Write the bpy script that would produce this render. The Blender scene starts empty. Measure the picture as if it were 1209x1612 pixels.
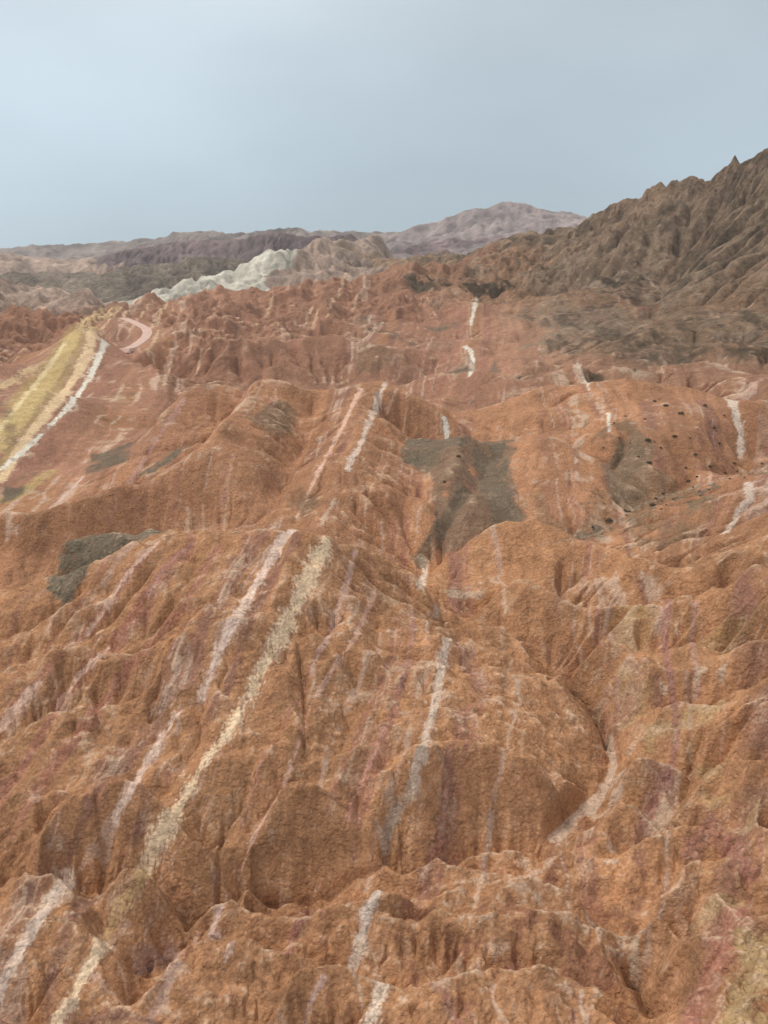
import bpy, math, os, time
import numpy as np
T0 = time.time()
C = bpy.context.scene

# ------------------------------------------------------------------ camera
CAM_Z = 45.0            # eye height over the mean valley floor, metres
FPX = 1400.0            # focal length in photograph pixels (1209 x 1612)
PITCH = math.atan((806 - 430) / FPX)
cam_data = bpy.data.cameras.new('camera'); cam = bpy.data.objects.new('camera', cam_data)
C.collection.objects.link(cam); C.camera = cam
cam.location = (0, 0, CAM_Z)
cam.rotation_euler = (math.pi / 2 - PITCH, 0, 0)
cam_data.sensor_fit = 'VERTICAL'; cam_data.sensor_height = 36.0
cam_data.lens = FPX / 1612 * 36.0
cam_data.clip_start = 0.5; cam_data.clip_end = 60000

# ------------------------------------------------------------------ sky, sun, exposure
SUN_EL, SUN_AZ = math.radians(60), math.radians(-72)      # azimuth from +Y towards +X
w = bpy.data.worlds.new("World"); C.world = w; w.use_nodes = True
nt = w.node_tree; nt.nodes.clear()
N = nt.nodes.new; Lk = nt.links.new
out = N('ShaderNodeOutputWorld'); bg = N('ShaderNodeBackground'); Lk(bg.outputs[0], out.inputs[0])
sky = N('ShaderNodeTexSky'); sky.sky_type = 'NISHITA'; sky.sun_disc = False
sky.sun_elevation = SUN_EL; sky.sun_rotation = SUN_AZ
sky.altitude = 1800; sky.air_density = 1.3; sky.dust_density = 3.0; sky.ozone_density = 1.5
tc = N('ShaderNodeTexCoord')
sep = N('ShaderNodeSeparateXYZ'); Lk(tc.outputs['Generated'], sep.inputs[0])
mp = N('ShaderNodeMapping'); mp.inputs['Scale'].default_value = (1, 1, 2.6); Lk(tc.outputs['Generated'], mp.inputs[0])
cn = N('ShaderNodeTexNoise'); cn.inputs['Scale'].default_value = 2.1; cn.inputs['Detail'].default_value = 3.5
cn.inputs['Roughness'].default_value = .42; Lk(mp.outputs[0], cn.inputs['Vector'])
elr = N('ShaderNodeValToRGB')                     # thin cloud over the whole sky, thinnest near the horizon
e = elr.color_ramp.elements
e[0].position = 0.0; e[0].color = (3.1, 4.1, 4.85, 1)
e[1].position = 1.0; e[1].color = (6.3, 6.1, 5.7, 1)  # unseen upper sky, made brighter and warmer to light the ground
x = elr.color_ramp.elements.new(.38); x.color = (4.5, 4.95, 5.1, 1)
x = elr.color_ramp.elements.new(.55); x.color = (5.7, 5.7, 5.45, 1)
x = elr.color_ramp.elements.new(.10); x.color = (3.45, 4.25, 4.85, 1)
x = elr.color_ramp.elements.new(.26); x.color = (4.05, 4.6, 4.9, 1)
Lk(sep.outputs['Z'], elr.inputs[0])
cr = N('ShaderNodeMapRange'); cr.inputs['From Min'].default_value = .38; cr.inputs['From Max'].default_value = .66
cr.inputs['To Min'].default_value = .90; cr.inputs['To Max'].default_value = 1.11; Lk(cn.outputs['Fac'], cr.inputs['Value'])
vm = N('ShaderNodeVectorMath'); vm.operation = 'SCALE'; Lk(elr.outputs[0], vm.inputs[0]); Lk(cr.outputs[0], vm.inputs['Scale'])
mx = N('ShaderNodeMixRGB'); mx.inputs[0].default_value = .88
# brighter cloud where the hidden sun stands, upper left
dt = N('ShaderNodeVectorMath'); dt.operation = 'DOT_PRODUCT'; dt.inputs[1].default_value = (-.50, .74, .45); Lk(tc.outputs['Generated'], dt.inputs[0])
gl = N('ShaderNodeMapRange'); gl.interpolation_type = 'SMOOTHSTEP'; gl.inputs['From Min'].default_value = .72; gl.inputs['From Max'].default_value = 1.0
gl.inputs['To Min'].default_value = 1.0; gl.inputs['To Max'].default_value = 1.30; Lk(dt.outputs['Value'], gl.inputs['Value'])
v2 = N('ShaderNodeVectorMath'); v2.operation = 'SCALE'; Lk(vm.outputs[0], v2.inputs[0]); Lk(gl.outputs[0], v2.inputs['Scale'])
Lk(sky.outputs[0], mx.inputs[1]); Lk(v2.outputs[0], mx.inputs[2]); Lk(mx.outputs[0], bg.inputs[0])
bg.inputs[1].default_value = 0.095

sl = bpy.data.lights.new('sun', 'SUN'); so = bpy.data.objects.new('sun', sl); C.collection.objects.link(so)
sl.energy = 1.5; sl.angle = math.radians(18); sl.color = (1, .91, .79)
so.rotation_euler = (math.pi / 2 - SUN_EL, 0, math.pi - SUN_AZ)
C.view_settings.view_transform = 'Standard'; C.view_settings.look = 'None'
C.view_settings.exposure = 0.50; C.view_settings.gamma = 1.0
C.cycles.max_bounces = 5; C.cycles.diffuse_bounces = 3; C.cycles.volume_bounces = 1

# ------------------------------------------------------------------ terrain grid: rows in ln(r), columns in azimuth
QL = int(os.environ.get('QL', '1'))     # 1 = finished mesh, 2 or 4 = coarser preview
DU = 0.0017
U0, U1 = -math.radians(36), math.radians(36)
V0, V1 = math.log(27.0), math.log(3300.0)
NC = int((U1 - U0) / DU) // 16 * 16
NR = int((V1 - V0) / DU) // 16 * 16
cp, sp = math.cos(PITCH), math.sin(PITCH)

def ray(px, py):
    x = (px - 604.5) / FPX; y = -(py - 806) / FPX
    dx, dy, dz = x, cp + y * sp, -sp + y * cp
    return math.atan2(dx, dy), dz / math.hypot(dx, dy)

def uvz(p, r=None, z=None):
    u, t = ray(p[0], p[1])
    if r is not None: return u, math.log(r), CAM_Z + r * t
    if t > -0.012: t = -0.012
    return u, math.log((z - CAM_Z) / t), z

REG = []; CUR = 0; HN = []; HC = 0
CON = []                                    # control lines: lists of (u, v, z)
def crest(pts, back=None, front=None):      # (px, py, z) points on the ground; back = (distance, drop) of the hollow behind
    l = [uvz(p, z=p[2]) for p in pts]; CON.append(l); REG.extend([CUR] * (1 + bool(back) + bool(front))); HN.extend([HC] + [-1] * (bool(back) + bool(front)))
    if back:
        d, h = back[0] * 1.1, back[1] * 1.35
        CON.append([(u, math.log(math.exp(v) + d), z - h) for u, v, z in l])
    if front:
        d, h = front
        CON.append([(u, math.log(math.exp(v) - d), z - h) for u, v, z in l])
def far(pts, back=None, front=None):        # (px, py, r) points
    l = [uvz(p, r=p[2]) for p in pts]; CON.append(l); REG.extend([CUR] * (1 + bool(back) + bool(front))); HN.extend([HC] * (1 + bool(front)) + [-1] * bool(back))
    if back:
        d, h = back
        CON.append([(u, math.log(math.exp(v) + d), z - h) for u, v, z in l])
    if front:
        d, h = front
        CON.append([(u, math.log(math.exp(v) - d), z - h) for u, v, z in l])

REGC = {0: (.45,.232,.130), 1: (.37,.198,.13), 2: (.37,.25,.168), 3: (.40,.24,.15), 4: (.28,.23,.21), 5: (.28,.23,.225),
        6: (.21,.155,.155), 7: (.26,.21,.165), 8: (.60,.57,.49), 9: (.43,.32,.26), 10: (.465,.245,.13), 11: (.35,.19,.10)}
# far ranges
CUR = 4
HC = 0
far([(-250,400,2700),(-80,398,2650),(0,396,2600),(40,391,2600),(80,388,2600),(130,390,2600),(170,384,2600),(240,382,2500),(270,369,2300),(320,367,2250),(360,366,2200),(430,357,2150),(478,351,2150),(525,361,2150),(570,371,2150),(620,374,2200)], back=(350,60), front=(330,80))
CUR = 5
HC = 1
far([(590,388,1800),(620,369,1850),(650,351,1900),(700,335,1900),(745,327,1900),(780,322,1900),(805,311,1900),(830,325,1900),(860,338,1900),(880,338,1900),(905,330,1900),(930,338,1900),(947,346,1900),(1000,352,1950),(1100,350,2000),(1400,340,2000)], back=(500,70))
far([(600,408,1380),(700,410,1350),(800,402,1350),(900,388,1350),(1000,380,1350)])
CUR = 4
HC = 0
far([(-200,425,1900),(0,410,1800),(100,404,1700),(200,400,1600)], back=(150,20))
CUR = 9
HC = 3
far([(-200,408,1500),(0,405,1500),(40,400,1500),(60,405,1500),(100,412,1500),(150,410,1500)], back=(100,18), front=(100,18))
CUR = 6
HC = 2
far([(170,398,1500),(240,390,1500),(300,384,1480),(380,376,1450),(428,362,1420),(470,361,1400),(500,373,1400),(530,366,1380),(552,361,1360),(563,368,1360),(572,385,1340)], back=(220,60), front=(160,55))
CUR = 7
HC = 3
far([(-200,440,1250),(0,432,1200),(60,430,1150),(110,428,1150),(150,420,1150),(200,408,1150),(250,398,1150),(290,392,1150),(340,397,1150),(390,406,1150)], back=(110,25), front=(170,48))
CUR = 8
CUR = 8
HC = 4
far([(262,474,800),(300,452,840),(340,431,860),(375,414,880),(410,396,900),(430,390,900),(448,402,900),(462,406,905)], back=(110,42), front=(120,36))
CUR = 9
far([(466,404,905),(488,379,930),(508,374,940),(530,384,950),(560,377,1000),(600,364,1050),(622,368,1050),(640,374,1050),(660,371,1050),(690,384,1050),(730,396,1050)], back=(110,42), front=(120,36))
CUR = 9
HC = 5
far([(-200,450,720),(0,438,700),(40,436,700),(80,440,700),(110,448,690),(140,458,680),(160,470,650)], back=(60,16), front=(50,14))
far([(0,490,600),(60,485,590),(110,498,560),(150,505,520)])
HC = 6
ROADW = [uvz(p, r=p[2]) for p in [(192,500,440),(204,505,430),(218,511,418),(229,517,405),(233,524,393),(229,532,382),(219,540,371),(206,549,360),(190,560,348)]]
CON.append(ROADW); REG.append(1); HN.append(-1)
CON.append([(u, math.log(math.exp(v) - 14), z - 6) for u, v, z in ROADW[-3:]]); REG.append(1); HN.append(-1)
# red back hills
CUR = 1
far([(-200,515,520),(0,508,500),(60,500,500),(120,505,500),(160,500,520),(200,492,540),(232,468,580),(260,472,580),(290,470,575),(350,466,570),(380,458,570),(420,460,570),(470,446,570),(520,436,580),(580,432,600),(640,428,620),(700,424,640)], back=(90,14))
far([(350,482,520),(420,480,510),(500,470,510),(600,462,510)], back=(20,5))
far([(300,522,400),(360,515,400),(420,518,400),(470,505,410),(520,510,410),(580,505,420),(640,500,430),(700,505,430)], back=(25,7))
far([(250,560,330),(300,550,330),(350,546,325),(410,545,325),(460,530,335),(520,532,335),(580,540,330),(620,545,330),(680,535,345)], back=(24,9), front=(22,12))
far([(720,490,440),(735,474,450),(745,469,455),(760,478,450),(790,500,430)], back=(35,12), front=(35,12))
far([(705,560,330),(730,545,335),(742,545,335),(752,560,325),(760,590,300)], back=(25,9), front=(20,6))
far([(640,600,290),(680,590,290),(720,600,280),(760,600,280),(790,585,285)], back=(22,8), front=(16,6))
far([(860,590,290),(895,575,300),(915,572,300),(930,590,290),(935,620,270)], back=(20,7), front=(16,6))
HC = 7
# dark mountain on the right
CUR = 2
far([(560,430,960),(610,412,920),(650,412,880),(700,402,840),(760,396,800),(820,385,760),(850,374,740),(885,370,720),(905,359,700),(930,354,690),(950,340,680),(985,329,670),(1010,333,655),(1022,310,650),(1036,292,640),(1060,292,630),(1100,266,610),(1115,274,605),(1140,270,600),(1170,254,590),(1209,218,570),(1300,150,540),(1500,60,520)], back=(160,50))
CUR = 3
far([(700,450,620),(800,460,540),(900,470,470),(1000,480,430),(1100,490,410),(1209,495,400),(1400,480,380)])
CUR = 2
far([(1036,312,630),(1040,360,570),(1020,420,520),(990,470,460),(960,520,390)])
far([(1170,266,580),(1150,330,530),(1120,400,480),(1090,470,420),(1060,540,350)])
far([(1330,200,530),(1260,330,480),(1209,440,420),(1180,540,350)])
far([(905,366,695),(900,400,640),(870,440,560),(850,500,440)])
far([(1115,300,620),(1090,380,560),(1050,450,490),(1020,520,400)])
CUR = 3
HC = -1
far([(830,560,310),(900,566,305),(1000,580,295),(1100,570,300),(1209,585,290),(1400,590,280)])
CUR = 1
far([(1040,600,285),(1080,578,290),(1130,574,290),(1170,590,280),(1209,600,275)], back=(20,8), front=(14,6))
CUR = 3
HC = 7
far([(700,430,700),(800,425,650),(900,410,620)])
HC = 8
# left banded hill with the yellow strata
CUR = 1
far([(-100,600,300),(0,530,360),(30,540,350),(60,570,330),(90,610,300),(110,640,280)])
far([(60,560,345),(100,525,350),(140,506,355),(180,508,350),(210,540,330),(240,580,300),(270,625,270)], back=(45,12))
crest([(0,680,9),(40,640,12),(70,600,17)])
crest([(-100,790,1),(0,760,2),(60,740,2),(130,730,2),(200,720,4),(240,690,7),(280,650,10)])
HC = 9
# middle hills
CUR = 0
crest([(235,665,12),(270,625,16),(300,602,19),(350,597,19),(370,590,20),(420,595,20),(450,603,19),(520,608,18),(560,602,19),(600,590,20),(640,615,17),(690,640,14)], back=(25,8))
HC = 10
crest([(-150,840,2),(0,798,4.5),(60,796,5),(110,788,6),(160,776,6.5),(210,762,7.5),(245,752,8),(265,738,9),(300,712,11),(335,685,13),(352,650,15.5),(400,600,19)], back=(10,4.5))
HC = -1
crest([(-150,900,-3),(0,860,-2.5),(60,868,-3),(130,862,-2.5),(220,848,-2.5),(300,846,-2),(380,835,-1)])
HC = 9
crest([(400,600,19),(420,660,13),(430,720,8),(410,780,4),(380,830,0)])
crest([(560,602,19),(555,680,12.5),(540,740,8),(520,790,4),(505,830,2)])
crest([(490,640,13.5),(480,700,7.5),(455,770,2.5),(430,815,-1)])
crest([(610,660,13),(640,690,9),(660,740,5),(640,800,1),(610,850,-2)])
crest([(600,790,4),(620,760,6),(640,755,6.5),(665,790,3),(690,830,-1)])
HC = 11
# dark patched hill, round red hill, dome with shrubs
crest([(635,705,7),(660,690,9),(700,688,9.5),(740,683,10),(770,688,9.5),(800,690,9)], back=(10,4))
crest([(740,683,10),(750,730,6.5),(780,780,3),(830,815,-.5)])
crest([(740,683,10.5),(735,725,9),(738,770,6),(730,815,1.5)])
crest([(700,690,9.5),(705,730,7.8),(708,780,4.5)])
crest([(700,690,9),(690,740,5.5),(690,800,1),(700,840,-2)])
HC = 12
crest([(780,720,7),(805,700,9.5),(830,682,11),(870,669,12.5),(900,680,11.5),(925,710,8.5),(945,740,5.5)], back=(9,5))
crest([(790,730,6),(800,780,2.5),(840,825,-1),(900,800,1),(930,770,3.5)])
HC = 13
crest([(790,640,12),(860,612,15),(950,600,17),(1040,604,17),(1100,614,16),(1150,632,14.5),(1209,640,14),(1330,640,15)], back=(18,6))
crest([(940,690,9),(990,660,12),(1020,680,10.5),(1040,740,5),(1060,780,1)])
crest([(1100,640,14),(1110,700,9),(1090,750,4)])
HC = -1
crest([(1400,720,2),(1209,737,0),(1150,756,-.5),(1100,772,-.8),(1050,790,-1),(1000,812,-1.5),(960,838,-2),(930,850,-3),(870,850,-3.5),(800,850,-4)])
crest([(790,690,7),(770,740,3),(745,800,-1),(715,840,-3.5),(690,860,-4),(655,880,-4.5)])
HC = 13
crest([(1000,800,2),(1040,800,2.5),(1090,800,3),(1140,790,4)])
crest([(960,870,0),(1000,862,1),(1060,860,1.5),(1100,850,2),(1150,815,5),(1209,760,10),(1300,690,17)])
HC = -1
crest([(940,870,-3),(1000,885,-3),(1040,888,-2)])
CUR = 10
HC = 14
# red mound before them and the right hillside
crest([(690,880,-1.5),(730,848,1),(790,817,4),(830,807,4.8),(880,824,4),(930,850,2.5),(990,886,1),(1030,903,.5)], back=(7,5))
HC = -1
crest([(680,905,-4.5),(720,918,-4.5),(780,905,-4),(850,912,-3.5),(930,925,-4),(1000,935,-4),(1060,915,-2)])
HC = 15
crest([(1030,903,.5),(1090,895,2.5),(1150,880,4.5),(1209,840,8),(1300,780,14)])
crest([(1209,980,3),(1209,920,6),(1185,915,5),(1150,935,3.5)])
HC = 15
crest([(745,975,-4.5),(765,940,-2.5),(787,920,-1),(810,912,-.5),(850,930,-1),(910,950,-1.5),(940,955,-1.5),(990,955,-1),(1050,950,0),(1090,947,.8),(1150,935,2.5),(1185,915,4.5),(1240,910,7),(1350,890,12)], back=(5,3.6))
HC = -1
crest([(920,1035,-5),(980,1020,-4),(1050,1020,-3),(1120,1030,-2),(1180,1000,1)])
HC = 16
crest([(868,1075,-6.5),(885,1050,-4.8),(920,1020,-3),(950,1017,-2.7),(980,1028,-2.8),(1035,1032,-2.5),(1090,1035,-2),(1140,1045,-1),(1209,1010,3)], back=(4,3.2))
HC = -1
crest([(950,1145,-8),(990,1110,-6.5),(1050,1092,-5),(1120,1090,-4),(1180,1070,-1)])
HC = 17
crest([(985,1140,-6.5),(1020,1115,-4.6),(1065,1107,-4),(1140,1110,-3),(1180,1090,-1),(1240,1050,3)], back=(3.5,3))
crest([(1209,1260,-1),(1160,1145,-2.2),(1209,1120,0),(1300,1080,5)])
HC = -1
crest([(985,1190,-8.5),(1040,1178,-7),(1100,1180,-6),(1140,1170,-4.5)])
HC = 18
crest([(960,1240,-8.8),(972,1218,-6.8),(1000,1192,-5),(1050,1195,-4.8),(1095,1200,-4.7),(1130,1205,-4),(1209,1190,-1),(1300,1170,3)], back=(3.5,3.4))
HC = -1
crest([(940,1300,-9),(990,1258,-8.4),(1050,1262,-7.6),(1100,1250,-6.5)])
HC = 19
crest([(925,1320,-8.8),(945,1290,-7.4),(980,1270,-6.5),(1015,1268,-6.3),(1045,1290,-6.6),(1055,1310,-7.8)], back=(2.5,2.2))
HC = 18
crest([(1060,1290,-7.5),(1090,1240,-6),(1120,1228,-5),(1150,1225,-4.6),(1209,1240,-3.6),(1300,1240,0)], back=(2.8,2.4))
HC = 20
crest([(960,1365,-9.2),(1000,1330,-7.8),(1060,1305,-6.7),(1120,1300,-6),(1209,1310,-4.8),(1300,1310,-2)], back=(2.2,1.8))
HC = 20
crest([(1000,1440,-10.5),(1035,1400,-9.8),(1060,1370,-9),(1120,1345,-8),(1209,1325,-7)])
crest([(1020,1430,-9.2),(1050,1390,-8),(1080,1357,-6.9),(1130,1345,-6.5),(1170,1335,-6),(1240,1330,-4.5)], back=(2,1.8))
crest([(985,1490,-10.6),(1005,1455,-9.2),(1030,1442,-8.8),(1050,1447,-8.8),(1072,1480,-9.6)], back=(2,1.8))
crest([(1005,1530,-11),(1030,1510,-9.8),(1070,1485,-8.6),(1120,1480,-7.8),(1170,1442,-6.2),(1209,1437,-5.6),(1300,1430,-3)], back=(2,1.8))
crest([(1300,1600,-5),(1209,1600,-7),(1120,1600,-8.5),(1060,1600,-9.5)])
CUR = 10
HC = -1
# the main gully, falling towards the camera
crest([(640,935,-4.5),(700,960,-5.2),(760,985,-5.8),(830,1010,-6.5),(865,1040,-7.4),(900,1085,-8),(935,1115,-9),(950,1150,-9.6),(962,1180,-10),(966,1205,-10.3),(945,1255,-10.8),(910,1290,-11.2),(876,1322,-11.6),(780,1358,-12.4),(640,1378,-13.2),(520,1405,-14),(392,1425,-15),(300,1490,-16),(225,1560,-17)])
crest([(870,1345,-9.8),(950,1400,-10.6),(990,1455,-11.3),(1000,1500,-12.4),(985,1535,-13.6),(1010,1590,-15.4),(1030,1640,-17)])
HC = 21
# left flank of the gully
crest([(690,1000,-2.5),(740,985,-3.4),(790,990,-4.4),(840,1020,-5.6),(862,1045,-6.6)], back=(3,1.6))
crest([(700,1062,-2.5),(760,1056,-3),(810,1072,-4),(870,1092,-5.4),(920,1115,-7.2)], back=(3,1.5))
crest([(640,1195,-3),(670,1180,-2.4),(720,1170,-2.4),(790,1183,-3.4),(850,1215,-5),(905,1262,-7.6)], back=(3,1.3))
crest([(640,1195,-3),(640,1290,-7.5),(640,1360,-11)])
crest([(660,890,-1.5),(690,940,-2.5),(705,1000,-2),(700,1062,-2.2),(680,1130,-2.2),(665,1190,-2.4)])
HC = 22
# central ridge
crest([(-150,970,-2.4),(0,948,-.6),(60,942,.2),(130,930,1.4),(190,908,3.2),(236,868,6.6),(268,847,8.6),(300,856,8),(330,846,9),(380,840,10),(430,834,11),(462,831,11.5),(500,840,10.5),(525,848,9.5),(560,862,7),(620,872,3),(655,884,-.5)], back=(9,7))
HC = 23
far([(72,896,127),(90,878,128),(130,862,129),(180,850,130),(220,845,130),(262,841,129),(285,847,127)])
far([(90,874,133),(130,858,135),(180,847,136),(220,842,136),(262,839,135)], back=(5,7))
far([(80,905,124),(130,893,122),(180,880,121),(230,866,120)])
HC = 22
crest([(462,831,11.5),(440,900,8),(420,960,5.5),(370,975,5.2),(335,958,6.5),(300,968,5.6),(260,1010,2.5),(200,1050,0),(130,1030,-.5),(60,1060,-1.5)], back=(2.5,1.2))
crest([(525,848,9.5),(560,930,4.5),(540,990,2.5),(470,1000,2.5),(450,1050,.8),(470,1130,-2),(400,1200,-4),(330,1185,-4.2)], back=(2.,.9))
crest([(620,872,3),(610,960,1.5),(590,1010,.5),(610,1060,-.8),(580,1120,-2.5),(560,1180,-3.8),(540,1185,-3.8)], back=(2,.8))
crest([(0,1075,-2),(60,1060,-2),(120,1045,-1.2),(160,1015,.5),(190,1020,.5),(230,1030,.6)], back=(2.5,1.4))
crest([(0,1170,-5),(60,1140,-4),(120,1110,-3),(180,1100,-2.6),(215,1108,-2.8)], back=(2.5,1.4))
HC = 24
crest([(375,1400,-11),(400,1310,-8),(430,1265,-6),(482,1233,-4.8),(520,1262,-5.6),(555,1285,-6.4),(600,1320,-8.4),(630,1362,-10.8)], back=(2.4,1.5))
HC = -1
crest([(340,1390,-11),(345,1330,-9.6),(370,1270,-8),(400,1230,-6.6)])
HC = 25
crest([(40,1380,-10.2),(70,1310,-8),(110,1255,-6),(150,1228,-5),(200,1232,-5),(250,1262,-6),(290,1300,-7.4),(335,1372,-10.6)], back=(2.4,1.5))
HC = -1
crest([(-150,1400,-10.5),(0,1370,-10.2),(60,1385,-10.8),(150,1400,-11.4),(230,1392,-11)])
HC = 22
crest([(250,1130,-4.2),(210,1200,-6.4)])
HC = 26
# foreground hummocks
crest([(-150,1420,-9.8),(-60,1410,-9.6),(0,1400,-9.8),(40,1386,-9.6),(80,1382,-9.5),(120,1388,-9.8),(148,1412,-10.8)], back=(3,3.4))
HC = 27
crest([(128,1450,-12),(145,1420,-10.6),(175,1393,-9.8),(215,1372,-9.4),(250,1380,-9.7),(285,1412,-10.6),(305,1450,-12)], back=(2.6,3))
HC = 28
crest([(300,1440,-11.6),(320,1417,-11),(350,1415,-10.8),(390,1432,-11),(440,1444,-11.1),(500,1438,-10.6),(545,1424,-10.2),(590,1400,-9.6),(625,1400,-9.6),(650,1412,-10.2)], back=(2.2,2.6))
HC = 29
crest([(210,1590,-13),(245,1530,-12),(285,1495,-10.9),(335,1478,-10.3),(380,1478,-10.2),(430,1494,-10.6),(470,1500,-10.6),(520,1512,-10.8),(560,1532,-11.2),(600,1545,-11.4)], back=(2,2.2))
crest([(430,1612,-11.6),(445,1560,-11),(480,1535,-10.6),(540,1530,-10.7),(590,1560,-11.2)], back=(1.4,1.3))
HC = 26
crest([(0,1500,-11.4),(60,1470,-11),(150,1480,-11.8),(190,1520,-12.4)])
crest([(-100,1620,-13),(60,1600,-12.8),(160,1560,-12.6),(220,1612,-13.4)])
HC = 30
crest([(720,1350,-10.2),(750,1325,-9.3),(775,1322,-9.1),(820,1332,-9.4),(850,1346,-9.9)], back=(2,2.2))
HC = 31
crest([(640,1385,-10.6),(680,1358,-9.8),(730,1362,-9.6),(800,1378,-9.6),(860,1390,-9.6),(910,1420,-10),(960,1470,-11)], back=(1.6,1.6))
crest([(640,1450,-10.4),(740,1440,-9.8),(800,1460,-9.9),(860,1470,-9.8),(930,1530,-11)])
crest([(600,1560,-11.6),(680,1545,-10.8),(770,1530,-10.3),(860,1530,-10),(930,1550,-10.4),(975,1590,-11.4),(1000,1640,-13)], back=(1.5,1.5))
HC = -1
crest([(150,1425,-12.6),(158,1470,-13.2),(175,1540,-14.5)])
crest([(308,1455,-13.4),(290,1490,-14)])
crest([(650,1420,-11.8),(660,1470,-12),(640,1520,-12.4)])
crest([(0,1620,-15),(100,1640,-15),(300,1640,-14),(600,1640,-13.6)])
HC = -1
crest([(560,1470,-11.3),(560,1510,-11.9),(600,1530,-12.2)])
CARVE = [([uvz(p, z=p[2]) for p in pts], d, w_) for pts, d, w_ in [
  ([(862,1035,-7.4),(900,1085,-8),(935,1115,-9),(950,1150,-9.6),(960,1178,-10)], 4.2, .011),
  ([(830,1010,-6.5),(862,1035,-7.4)], 1.2, .008), ([(640,1378,-13.2),(520,1405,-14),(392,1425,-15),(300,1490,-16)], 2.4, .012),
  ([(470,1040,-.5),(480,1100,-1.5),(478,1160,-3)], .9, .006), ([(975,1520,-13),(1000,1555,-14.4),(1015,1600,-15.5)], 3.8, .013),
  ([(300,985,3),(262,1050,0),(235,1120,-3)], 1.0, .007), ([(692,975,-5),(690,940,-4.5),(700,1000,-4.5)], .8, .008),
  ([(340,1390,-11),(345,1330,-9.6),(352,1290,-8.6)], 1.2, .008), ([(150,1330,-8.5),(158,1290,-7.2),(150,1250,-6)], .8, .006),
  ([(482,1420,-12),(485,1340,-9),(478,1290,-7)], .5, .005), ([(640,1360,-11),(632,1290,-8.5),(620,1230,-6)], 1.2, .008)]]
# frame of the sheet
REG.extend([-1, -1]); HN.extend([-1, -1])
CON.append([(U0, V0, -14), (U1, V0, -13)])
CON.append([(U0, V1, 60), (U1, V1, 60)])

def up2(a):                                  # bilinear x2, cell centred
    def ax(a):
        p = np.concatenate([a[:1], a, a[-1:]], 0)
        o = np.empty((a.shape[0] * 2,) + a.shape[1:], a.dtype)
        o[0::2] = .75 * a + .25 * p[:-2]; o[1::2] = .75 * a + .25 * p[2:]
        return o
    return ax(ax(a).T).T.copy()
def dn2(a): return .25 * (a[0::2, 0::2] + a[1::2, 0::2] + a[0::2, 1::2] + a[1::2, 1::2])
def pad(a): return np.pad(a, 1, mode='edge')
def avg4(a):
    p = pad(a); return .25 * (p[:-2, 1:-1] + p[2:, 1:-1] + p[1:-1, :-2] + p[1:-1, 2:])
def blur(a, n):
    for _ in range(n): a = .5 * a + .5 * avg4(a)
    return a
RNG = np.random.default_rng(11)
def lat_noise(shape, cell, rng):             # smooth lattice noise, one octave
    cy = cell if np.isscalar(cell) else cell[0]; cx = cell if np.isscalar(cell) else cell[1]
    ny, nx = int(shape[0] / cy) + 4, int(shape[1] / cx) + 4
    g = rng.standard_normal((ny, nx)).astype(np.float32)
    y = np.arange(shape[0]) / cy + rng.random(); xx = np.arange(shape[1]) / cx + rng.random()
    iy, ix = y.astype(int), xx.astype(int); fy, fx = (y - iy).astype(np.float32), (xx - ix).astype(np.float32)
    fy = fy * fy * fy * (fy * (fy * 6 - 15) + 10); fx = fx * fx * fx * (fx * (fx * 6 - 15) + 10)
    r = g[:, ix] * (1 - fx) + g[:, ix + 1] * fx
    return r[iy] * (1 - fy)[:, None] + r[iy + 1] * fy[:, None]
def fbm(shape, cell, oct, rng, gain=.5):
    a = 0; s = 1
    for _ in range(oct):
        a = a + s * lat_noise(shape, cell, rng); s *= gain
        cell = cell / 2 if np.isscalar(cell) else (cell[0] / 2, cell[1] / 2)
    return a

def rasterise(L):
    nr, nc = NR // L, NC // L
    s = np.zeros(nr * nc); n = np.zeros(nr * nc)
    for l in CON:
        for (u0, v0, z0), (u1, v1, z1) in zip(l[:-1], l[1:]):
            k = int(max(abs(u1 - u0), abs(v1 - v0)) / DU / L * 2) + 2
            t = np.linspace(0, 1, k)
            c = ((u0 + (u1 - u0) * t - U0) / DU / L).astype(int); r = ((v0 + (v1 - v0) * t - V0) / DU / L).astype(int)
            ok = (c >= 0) & (c < nc) & (r >= 0) & (r < nr)
            i = r[ok] * nc + c[ok]; np.add.at(s, i, (z0 + (z1 - z0) * t)[ok]); np.add.at(n, i, 1)
    m = n > 0; z = np.zeros(nr * nc); z[m] = s[m] / n[m]
    return m.reshape(nr, nc), z.reshape(nr, nc)

# harmonic surface through the control lines, coarse to fine
z = None
for L in (16, 8, 4, 2):
    m, zc = rasterise(L)
    if z is None:
        z = np.full(m.shape, zc[m].mean()); z = np.where(m, zc, z); n = 3000
    else: z = up2(z); n = 260 if L > 2 else 40
    for i in range(n):
        z = np.where(m, zc, avg4(z))
    if L == 4: pass
BASE2 = blur(z, 3)                            # level 2 grid
BASE4 = dn2(BASE2); BASE8 = dn2(BASE4)
print('base', round(time.time() - T0, 1))

def rad(L): return np.exp(V0 + (np.arange(NR // L) + .5) * DU * L)[:, None]
OFF = [(-1, 0, 1), (1, 0, 1), (0, -1, 1), (0, 1, 1), (-1, -1, 1.4142), (-1, 1, 1.4142), (1, -1, 1.4142), (1, 1, 1.4142)]

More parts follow.
